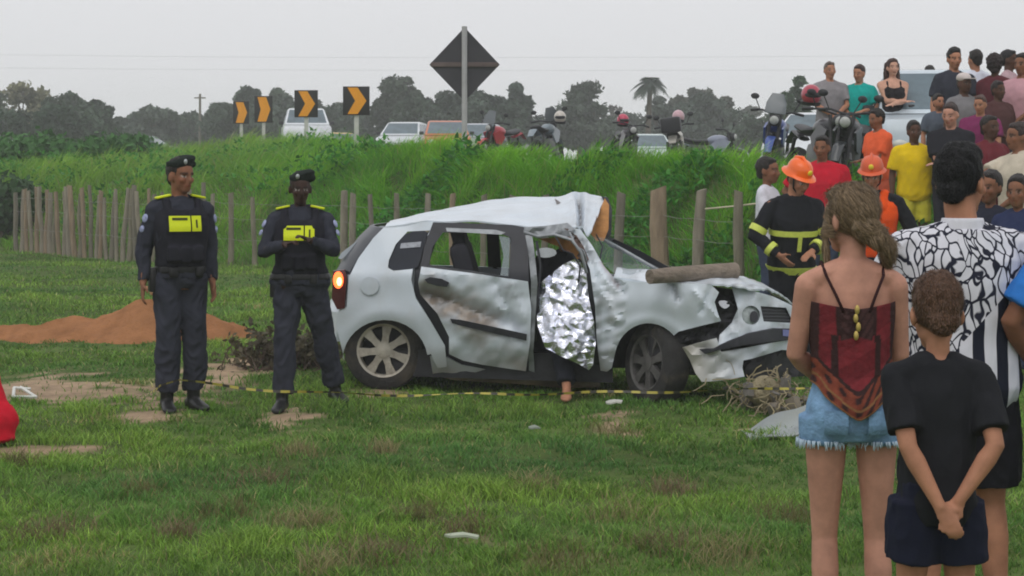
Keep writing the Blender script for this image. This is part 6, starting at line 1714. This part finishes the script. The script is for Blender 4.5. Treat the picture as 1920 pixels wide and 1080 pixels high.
# ------------------------------------------------------------------ vehicles standing on the road
v_glass = mat('vehicle_glass', hexc(92, 108, 116), rough=.15, var=.25, scale=3, spec=.5)
v_tyre = mat('vehicle_tyre', hexc(42, 42, 44), rough=.9); v_rim = mat('vehicle_rim', hexc(150, 150, 152), rough=.4, metal=.5); v_black = mat('vehicle_black', hexc(38, 38, 42), rough=.5)
lamp_white = mat('lamp_white', hexc(214, 214, 206), rough=.2, var=.1); lamp_red = mat('lamp_red', hexc(150, 30, 26), rough=.3)
def paint_mat(name, c): return mat('paint_' + name, hexc(*c), rough=.35, coat=.4, var=.08, scale=3)
def vehicle(name, u, P, rz, paint, label, cat='car', kind='hatch', dz=0.0, amber=False):
    x, y = (u - 960) / P, FPX / P; z = gz(x, y) + dz
    t = empty(name, (x, y, z), R(rz))
    if kind == 'pickup':
        L, W_, belt, top, hood = 2.5, .86, 1.08, 1.72, 1.10
        prof = [(-L, .35), (-L - .02, .75), (-L + .12, 1.0), (-1.25, hood), (-1.1, belt), (2.4, belt), (L, 1.0), (L, .4)]; cab = [(-1.35, hood), (-.62, top - .03), (-.35, top), (.62, top), (.80, belt)]
    else:
        L, W_, belt, top, hood = 1.98, .82, .92, 1.46, .93
        prof = [(-L, .30), (-L - .03, .62), (-L + .18, .82), (-1.0, hood), (1.7, belt + .03), (L - .05, .85), (L, .40), (L - .06, .28)]; cab = [(-1.15, hood), (-.35, top - .03), (-.05, top), (1.05, top - .03), (1.72, belt + .02)]
    mb = MB(); rings = []
    for k, (sx, e) in enumerate(((-1, .10), (-.97, .04), (-.86, 0), (0, 0), (.86, 0), (.97, .04), (1, .10))):
        cy, cz = 0, .65
        rings.append([Vector((sx * W_, py * (1 - e * .35), cz + (pz - cz) * (1 - e))) for py, pz in prof])
    mb.ring_loft(rings); mb.build('body', paint, t, 35)
    c = MB(); rings = []
    for sx in (-1, -.9, 0, .9, 1):
        e = 0 if abs(sx) < .95 else .03
        rings.append([Vector((sx * W_ * (.97 - .20 * (pz - belt) / (top - belt)), py, pz - e * (pz > belt + .1))) for py, pz in cab])
    c.ring_loft(rings); cb = c.build('cabin', paint, t, 35)
    def quad(nm, pts, m, off):
        a = [Vector(p) for p in pts]; n = (a[1] - a[0]).cross(a[3] - a[0]).normalized(); cen = sum(a, Vector()) / 4
        if n.dot(cen - Vector((0, 0, 1))) < 0: n = -n
        MB().prism([p + n * .001 for p in a], n * off).build(nm, m, cb)
    def wx(pz): return W_ * (.97 - .20 * (pz - belt) / (top - belt))
    (y0, z0), (y1, z1) = cab[0], cab[1]
    f = lambda s: (y0 + (y1 - y0) * s, z0 + (z1 - z0) * s)
    a, b = f(.10), f(.93)
    quad('windscreen', [(-wx(a[1]) * .90, *a), (wx(a[1]) * .90, *a), (wx(b[1]) * .90, *b), (-wx(b[1]) * .90, *b)], v_glass, .008)
    (y0, z0), (y1, z1) = cab[-1], cab[-2]; a, b = f(.22), f(.92)
    quad('rear_window', [(-wx(a[1]) * .86, *a), (wx(a[1]) * .86, *a), (wx(b[1]) * .86, *b), (-wx(b[1]) * .86, *b)], v_glass, .008)
    lo, hi = belt + .06, top - .10
    yl0 = np.interp(lo, [cab[0][1], cab[1][1]], [cab[0][0], cab[1][0]]) + .10; yh0 = np.interp(hi, [cab[0][1], cab[1][1]], [cab[0][0], cab[1][0]]) + .08
    yl1 = np.interp(lo, [cab[-1][1], cab[-2][1]], [cab[-1][0], cab[-2][0]]) - .12; yh1 = np.interp(hi, [cab[-1][1], cab[-2][1]], [cab[-1][0], cab[-2][0]]) - .08
    mid = (yh0 + yh1) / 2
    for sg in (-1, 1):
        for (a0, a1, b0, b1) in ((yl0, mid - .05, yh0, mid - .05), (mid + .05, yl1, mid + .05, yh1)):
            quad('side_window', [(sg * wx(lo), a0, lo), (sg * wx(lo), a1, lo), (sg * wx(hi), b1, hi), (sg * wx(hi), b0, hi)], v_glass, .008)
        m_ = MB().box((sg * (W_ + .08), cab[0][0] + .28, belt + .08), (.16, .09, .12), bevel=.03); m_.build('mirror', v_black, t)
        h = MB().ell((sg * W_ * .72, -L + .05, .68), (.14, .10, .09), None, 12, 8); h.build('headlight', lamp_white, t)
        h = MB().box((sg * W_ * .86, L - .03, .78), (.16, .10, .22), bevel=.03); h.build('tail_light', lamp_red, t)
        for yy in (-L * .63, L * .62):
            M = Euler((0, R(90), 0)).to_matrix(); r = .31 if kind != 'pickup' else .36
            w = MB().lathe([(r * .6, -.09), (r * .95, -.09), (r, -.05), (r, .05), (r * .95, .09), (r * .6, .09)], 24, M, (sg * (W_ - .09), yy, r)).build('wheel', v_tyre, t, 40)
            MB().lathe([(.001, -.06), (r * .6, -.085), (r * .62, .085), (.001, .06)], 16, M, (sg * (W_ - .09), yy, r)).build('rim', v_rim, w, 40)
    MB().box((0, -L - .01, .45), (W_ * 1.5, .08, .16), bevel=.03).build('grille', v_black, t)
    if amber:
        MB().ell((W_ * .80, -L + .0, .52), (.10, .06, .07), None, 10, 8).build('indicator', mat('amber_lit', hexc(240, 150, 30), emit=(1, .42, .06), estr=2.2, var=0), t)
    return tag(t, label, cat)
white_p = paint_mat('white', (216, 220, 224)); pale_blue_p = paint_mat('pale_blue', (196, 208, 216))
vehicle('parked_car', 272, 33, 78, paint_mat('graphite', (92, 96, 104)), 'dark car whose roof shows above the left embankment', dz=-.35)
vehicle('pickup_truck', 573, 50, 8, white_p, 'white pickup behind the third chevron sign', 'pickup', 'pickup', dz=-.1)
vehicle('parked_car', 630, 44, 40, paint_mat('mustard', (206, 160, 60)), 'small mustard yellow car between the two biggest chevrons', dz=-.55)
vehicle('parked_car', 760, 47, -8, white_p, 'white car right of the biggest chevron sign')
vehicle('parked_car', 836, 52, 4, paint_mat('orange', (196, 104, 58)), 'orange car with lit amber lamp left of the sign pole', amber=True)
vehicle('parked_car', 900, 50, -6, paint_mat('silver', (170, 176, 184)), 'silver car behind the red motorcycle')
vehicle('parked_car', 1212, 50, 5, paint_mat('pale_green', (198, 212, 210)), 'pale car whose roof shows between two motorcycles')
vehicle('parked_car', 1540, 84, -24, white_p, 'white car behind the black motorcycle')
vehicle('parked_car', 1752, 136, -8, pale_blue_p, 'pale car with wide windscreen behind the black top woman', kind='pickup', dz=-.12)

def motorcycle(u, P, rz, paint, label, box=None, screen=False, dz=0.0, lamp=True, s=1.0):
    x, y = (u - 960) / P, FPX / P; z = gz(x, y) + dz - .04
    t = empty('motorcycle', (x, y, z), R(rz)); t.rotation_euler = (0, R(7), R(rz))
    M = Euler((0, R(90), 0)).to_matrix()
    for yy, w in ((-.66, .09), (.64, .11)):
        r = .30
        wh = MB().lathe([(r * .80, -w / 2), (r * .95, -w / 2), (r, 0), (r * .95, w / 2), (r * .80, w / 2)], 26, M, (0, yy, r)).build('wheel', v_tyre, t, 40)
        sp = MB()
        for k in range(6):
            a = math.pi * k / 6; d = Vector((0, math.cos(a), math.sin(a))) * r * .82; c = Vector((0, yy, r)); sp.tube([c - d, c + d], .010, n=5)
        sp.lathe([(.001, -.05), (.05, -.05), (.05, .05), (.001, .05)], 12, M, (0, yy, r)); sp.build('rim', v_rim, wh)
    fr = MB()
    for sg in (-1, 1):
        fr.tube([(sg * .075, -.66, .30), (sg * .075, -.50, .80), (sg * .07, -.44, .98)], .026, n=8)
        fr.tube([(sg * .09, .64, .30), (sg * .11, .22, .34), (sg * .07, .1, .5)], .022, n=6)
        fr.tube([(sg * .12, .62, .36), (sg * .13, .48, .70)], .026, n=8)
    fr.tube([(0, -.44, .92), (0, -.1, .62), (0, .1, .42), (0, -.22, .36), (0, -.40, .72)], .03, n=8); fr.tube([(0, -.42, .9), (0, .1, .74), (0, .72, .80)], .03, n=8)
    fr.build('frame', v_black, t)
    MB().box((0, -.08, .46), (.26, .36, .34), bevel=.07).build('engine', mat('engine_grey', hexc(110, 110, 112), rough=.5, metal=.4, var=.25), t)
    MB().ell((0, -.20, .82), (.155, .27, .13), None, 16, 10).build('fuel_tank', paint, t)
    st = MB().tube([(0, .02, .80), (0, .3, .79), (0, .62, .86)], [(.10, .05), (.14, .055), (.11, .04)], n=12, hint=(1, 0, 0), dome=True).build('seat', v_black, t)
    fd = MB().tube([(0, -.98, .42), (0, -.86, .60), (0, -.66, .655), (0, -.46, .60)], [(.05, .012), (.065, .012), (.065, .012), (.05, .012)], n=8, hint=(1, 0, 0)); fd.build('front_mudguard', paint, t)
    MB().tube([(0, .48, .70), (0, .74, .80), (0, .98, .66)], [(.08, .03), (.09, .02), (.06, .012)], n=8, hint=(1, 0, 0)).build('rear_mudguard', paint, t)
    for sg in (-1, 1): MB().prism([(sg * .12, -.56, .78), (sg * .12, -.30, .86), (sg * .12, -.06, .70), (sg * .12, -.20, .52), (sg * .12, -.40, .56)], (sg * .03, 0, 0)).build('fairing', paint, t)
    hb = MB().tube([(-.38, -.30, 1.02), (-.22, -.42, 1.04), (0, -.46, .99), (.22, -.42, 1.04), (.38, -.30, 1.02)], .015, n=7)
    hb.tube([(-.39, -.29, 1.02), (-.28, -.38, 1.035)], .022, n=8); hb.tube([(.39, -.29, 1.02), (.28, -.38, 1.035)], .022, n=8); hbo = hb.build('handlebar', v_black, t)
    for sg in (-1, 1):
        m_ = MB().tube([(sg * .25, -.40, 1.04), (sg * .33, -.42, 1.20)], .008, n=5); m_.ell((sg * .345, -.42, 1.23), (.065, .02, .045), None, 10, 8); m_.build('mirror', v_black, hbo)
    hl = MB().ell((0, -.55, .90), (.09, .075, .09), None, 14, 10).build('headlight', v_black, t); MB().ell((0, -.60, .90), (.068, .04, .068), None, 12, 8).build('lens', mat('bike_lens', hexc(168, 170, 166), rough=.2, var=.2), hl)
    if screen:
        MB().tube([(0, -.60, 1.0), (0, -.55, 1.16), (0, -.48, 1.30)], [(.16, .01), (.15, .01), (.09, .01)], n=12, hint=(1, 0, 0)).build('windscreen', mat('smoked_screen', hexc(110, 116, 120), rough=.2, alpha=.75, var=0), t)
    MB().tube([(.13, .02, .36), (.15, .4, .38), (.16, .80, .48)], [.028, .045, .05], n=10).build('exhaust', v_rim, t)
    if box: MB().box((0, .82, 1.02), (.40, .36, .30), bevel=.06).build('top_box', box, t)
    return tag(t, label, 'motorcycle', 'motorcycles parked on the road')
def helmet(u, v, P, col, label, yaw=0, stand=None):
    x_h, y_h = (u - 960) / P, FPX / P
    c = Vector((x_h, y_h, gz(x_h, y_h) - .12 + v)); M = Euler((R(10), 0, R(yaw))).to_matrix()
    t = empty('helmet', tuple(c - Vector((0, 0, .13)))); o = Vector((0, 0, .13))
    MB().ell(o, (.125, .15, .135), M, 18, 12).build('shell', mat('helmet_' + label[:9].replace(' ', '_'), hexc(*col), rough=.3, coat=.3, var=.15, scale=8), t)
    MB().ell(o + M @ Vector((0, -.055, .01)), (.112, .105, .062), M, 16, 10).build('visor', v_black, t)
    MB().tube([o + M @ Vector((0, 0, -.13)), o + M @ Vector((0, 0, -.085))], [(.10, .125), (.115, .14)], n=16).build('rim_trim', v_black, t)
    return tag(t, label, 'helmet')
motorcycle(935, 80, -34, paint_mat('red', (176, 30, 48)), 'red motorcycle right of the diamond sign pole', screen=True)
motorcycle(1030, 90, 160, paint_mat('grey_blue', (120, 132, 140)), 'grey motorcycle with a cream helmet on it', screen=True)
motorcycle(1166, 88, 10, paint_mat('black_a', (44, 40, 48)), 'small dark motorcycle with a red helmet on it')
motorcycle(1274, 94, 172, paint_mat('white_b', (186, 182, 172)), 'pale motorcycle with a black top box', box=v_black)
motorcycle(1328, 84, 62, paint_mat('grey_c', (132, 138, 156)), 'grey motorcycle standing sideways beside the top box one')
motorcycle(1446, 124, -14, paint_mat('blue', (52, 78, 150)), 'blue motorcycle with smoked screen left of the white car', screen=True)
motorcycle(1524, 148, 14, paint_mat('black_b', (34, 34, 40)), 'black motorcycle in front of the white car', dz=-.12)
motorcycle(1584, 150, -20, paint_mat('black_c', (46, 50, 54)), 'dark motorcycle below the teal shirted person', dz=-.12)
helmet(1050, 1.16, 90, (196, 188, 178), 'cream helmet resting on the grey motorcycle')
helmet(1168, 1.20, 88, (190, 50, 84), 'pinkish red helmet on the small dark motorcycle', 20)
helmet(1272, 1.30, 91, (198, 160, 168), 'pale pink helmet on the black top box', 160)
helmet(1521, 1.22, 147, (172, 60, 78), 'dark red helmet on the black motorcycle', 10)

# ------------------------------------------------------------------ small things on the meadow
# fallen fence stake lying across the bonnet
a, b = at(1218, 519, 270), at(1378, 508, 262); c0 = (a + b) / 2
mb = MB(); d = (b - a)
mb.tube([a - c0, a.lerp(b, .3) - c0 + Vector((0, 0, .004)), a.lerp(b, .7) - c0 + Vector((0, 0, .003)), b - c0], [.052, .057, .060, .062], n=12)
o = mb.build('fallen_post', mat('grey_driftwood', hexc(128, 116, 104), rough=.95, var=.3, scale=7, bump=.8, bscale=14, stretch=(.6, 3, 3)), None, 50); o.location = c0
tag(o, 'broken wooden fence post lying across the car bonnet', 'post')
# barrier tape
def tape():
    ctrl = [(262, 752, 268), (300, 722, 284), (335, 714, 286), (372, 718, 286), (450, 727, 285), (520, 732, 284), (600, 737, 283), (700, 740, 282), (850, 740, 281), (1000, 738, 281), (1150, 736, 282), (1300, 733, 284), (1400, 731, 286), (1500, 726, 290), (1620, 722, 300)]
    pts = [at(*c) for c in ctrl]; V = []; fs = []; cols = []
    yel, blk = np.array(hexc(172, 160, 70)), np.array(hexc(58, 56, 48)); n = 0; s = 0.0; prev = None
    for i in range(len(pts) - 1):
        m = 46
        for k in range(m):
            p = pts[i].lerp(pts[i + 1], k / m); 
            if prev is not None: s += (p - prev).length
            prev = p
            tw = .9 * math.sin(s * 5.1) + .5 * math.sin(s * 2.3 + 1); h = .0085
            off = Vector((0, math.sin(tw) * h, math.cos(tw) * h)); p2 = p + Vector((0, 0, .008 * math.sin(s * 7)))
            for q in (p2 + off, p2 - off): V.append(q)
            c = yel if (s * 9.0) % 1.0 < .56 else blk; cols += [c, c]
            if n: fs.append((2 * n - 2, 2 * n - 1, 2 * n + 1, 2 * n))
            n += 1
    k = len(V); V2 = V + [v + Vector((0, .0015, 0)) for v in V]
    fs = fs + [tuple(k + i for i in reversed(f)) for f in fs]
    o = new_obj('barrier_tape', mesh_np('barrier_tape', V2, fs, False, np.array(cols + cols)), mat('tape_print', attr=True, rough=.5, var=.1, scale=20))
    tag(o, 'yellow and black barrier tape stretched low before the wreck', 'tape')
tape()
# tape stake hidden by the crowd at the right and the left end of the tape
for (u, v, P, lab) in ((1622, 716, 300, 'thin wooden stake holding the right end of the tape'),):
    p = at(u, v, P); mb = MB().tube([(0, 0, -.1), (.005, 0, p.z * .5), (0, 0, p.z + .06)], [.014, .013, .011], n=7); o = mb.build('stake', wood_mats[0], None, 50); o.location = (p.x, p.y + .015, 0)
    tag(o, lab, 'stake')
# tangle torn out of the nose: harness, straw and brackets
random.seed(31)
tx0, ty0 = gpx(1440, 770); t = empty('torn_wreckage', (tx0, ty0 - .05, 0))
def tangle(n, spread, r, L, name, m):
    mb = MB()
    for _ in range(n):
        p = Vector((random.gauss(0, spread[0]), random.gauss(0, spread[1]), abs(random.gauss(spread[3], spread[2])))); pts = [p]
        d = Vector((random.gauss(0, 1), random.gauss(0, 1), random.gauss(0, .6))).normalized()
        for _k in range(4):
            d = (d + Vector((random.gauss(0, .5), random.gauss(0, .5), random.gauss(0, .5)))).normalized(); p = p + d * L; p.z = max(p.z, .012); pts.append(p)
        mb.tube(pts, r * random.uniform(.6, 1.4), n=5)
    o = mb.build(name, m, t); o['kind'] = 'stuff'
tangle(150, (.13, .10, .07, .10), .004, .045, 'wiring', mat('dusty_wire', hexc(150, 138, 110), rough=.9, var=.3))
tangle(16, (.12, .10, .05, .06), .008, .04, 'hoses', mat('grey_hose', hexc(112, 108, 104), rough=.8, var=.3))
mb = MB()
for k in range(9): mb.box((random.gauss(0, .15), random.gauss(0, .08), abs(random.gauss(.09, .07)) + .03), (random.uniform(.06, .16), random.uniform(.03, .08), random.uniform(.04, .10)), Euler((random.uniform(0, 3), random.uniform(0, 3), random.uniform(0, 3))).to_matrix(), .01)
mb.build('brackets', mat('dirty_bracket', hexc(104, 100, 94), rough=.7, var=.35, dirt=hexc(140, 122, 92), damt=.7), t)['kind'] = 'stuff'
mb = MB().ell((-.05, -.02, .13), (.13, .11, .085), None, 14, 10); mb.v = [tuple(np.array(p) * (1 + .18 * math.sin(17 * p[0] + 9 * p[2]) * math.cos(13 * p[1]))) for p in mb.v]
mb.build('insulation', mat('straw_insulation', hexc(142, 132, 106), rough=1, var=.4, scale=14, bump=1, bscale=40), t, True)
tag(t, 'tangle of torn wiring and parts under the crushed nose', 'wreckage')
# grey plastic sheet on the grass right of it
p = gpx(1470, 826); V = []; NX, NY = 16, 10
for j in range(NY):
    for i in range(NX):
        a, b = i / (NX - 1), j / (NY - 1); X = -.22 + .5 * a; Y = .5 * b - .08 + .05 * a
        V.append((X, Y, .015 + .20 * max(0, a - .12) ** .8 * (.35 + .65 * b) + .012 * math.sin(9 * a + 4 * b)))
n = len(V); fs = []
for o_ in (0, n):
    for j in range(NY - 1):
        for i in range(NX - 1):
            q = o_ + j * NX + i; fs.append((q, q + 1, q + NX + 1, q + NX))
rim = list(range(NX)) + [j * NX + NX - 1 for j in range(1, NY)] + [(NY - 1) * NX + i for i in range(NX - 2, -1, -1)] + [j * NX for j in range(NY - 2, 0, -1)]
fs += [(a, b, b + n, a + n) for a, b in zip(rim, rim[1:] + rim[:1])]
o = MB().add(V + [(q[0], q[1], q[2] - .006) for q in V], fs).build('broken_panel', mat('dusty_grey_plastic', hexc(142, 148, 148), rough=.6, var=.2, dirt=hexc(120, 122, 104), damt=.6), None, 40); o.location = (p[0], p[1], 0)
tag(o, 'bent grey plastic panel lying on the grass beside the woman', 'panel')
# pale scraps
def scrap(u, v, w, l, col, label, cat='scrap', name='scrap', h=.02):
    x_, y_ = gpx(u, v); rg = random.Random(int(u)); mb = MB(); k = 9
    top = [Vector((math.cos(2 * math.pi * i / k) * w / 2 * rg.uniform(.75, 1.1), math.sin(2 * math.pi * i / k) * l / 2 * rg.uniform(.7, 1.1), h * rg.uniform(.6, 1.5) + .035)) for i in range(k)]
    mb.add(top + [Vector((0, 0, h + .05))] + [q - Vector((0, 0, .01)) for q in top] + [Vector((0, 0, h + .04))], [(i, (i + 1) % k, k) for i in range(k)] + [((i + 1) % k + k + 1, i + k + 1, 2 * k + 1) for i in range(k)] + [(i, i + k + 1, (i + 1) % k + k + 1, (i + 1) % k) for i in range(k)])
    o = mb.build(name, mat('scrap_%d' % u, hexc(*col), rough=.6, var=.15), None, False); o.location = (x_, y_, gz(x_, y_)); tag(o, label, cat)
scrap(1152, 769, .12, .12, (190, 190, 182), 'white scrap on the grass left of the front wheel')
scrap(868, 1024, .16, .05, (170, 178, 158), 'pale torn paper strip low in the meadow centre', 'paper', 'torn_paper')
scrap(1002, 815, .08, .05, (132, 140, 128), 'small grey scrap on the grass below the foil blanket')
scrap(1450, 770, .10, .08, (190, 192, 196), 'small pale fragment below the torn wiring', 'fragment', 'fragment')
# white plastic frame lying behind the seated figure in red
x_, y_ = gpx(38, 752); mb = MB()
for q in (((-.05, 0, .03), (.12, .0, .03)), ((-.06, .25, .07), (.11, 0.0, .03)), ((-.10, .22, .07), (-.05, 0, .03)), ((-.10, .22, .07), (.02, .22, .06))): mb.tube([q[0], q[1]], .012, n=6)
o = mb.build('plastic_frame', mat('white_plastic', hexc(206, 206, 200), rough=.5, var=.1), None, 40); o.location = (x_, y_, 0); tag(o, 'white plastic frame lying on bare earth behind the red shirt', 'frame')
# sawn plank / pale stick beside the seated figure
# brush pile and stump behind the second officer
x_, y_ = gpx(548, 690); t = empty('brush_pile', (x_, y_, 0)); random.seed(12); mb = MB()
for _ in range(150):
    p = Vector((random.gauss(0, .20), random.gauss(0, .16), 0)); d = Vector((random.gauss(0, .7), random.gauss(0, .6), abs(random.gauss(.7, .4)))).normalized(); L = random.uniform(.10, .32)
    q = p + d * L * .5 + Vector((random.gauss(0, .03), 0, 0)); mb.tube([p, q, p + d * L], [.008, .006, .003], n=4)
mb.build('twigs', mat('dead_twig', hexc(92, 78, 70), rough=1, var=.35), t)['kind'] = 'stuff'
k = 150; cen = np.stack([RNG.normal(0, .24, k), RNG.normal(0, .18, k), np.abs(RNG.normal(.14, .1, k))], -1)
V, F_, cc = leaf_cloud(cen, np.full(k, .07), 12, .03, hexc(86, 80, 62)); ob = new_obj('dead_leaves', mesh_np('dead_leaves', V, F_, False, cc), leafm, t); ob['kind'] = 'stuff'
tag(t, 'dark pile of dead brush behind the second officer', 'brush pile')

# ------------------------------------------------------------------ humid air
hz = MB().box((0, 110, 5.9), (900, 560, 14.2)).build('haze', None, None, False)
hz.data.materials.clear()
hm = bpy.data.materials.new('humid_air'); hm.use_nodes = True
hm.node_tree.nodes.clear()
ho = hm.node_tree.nodes.new('ShaderNodeOutputMaterial'); hv = hm.node_tree.nodes.new('ShaderNodeVolumePrincipled')
hv.inputs['Color'].default_value = (0.97, 0.98, 1.0, 1); hv.inputs['Density'].default_value = 0.0017
hm.node_tree.links.new(hv.outputs[0], ho.inputs['Volume']); hz.data.materials.append(hm)
tag(hz, kind='stuff')
SC.cycles.volume_bounces = 2

finish_pending()
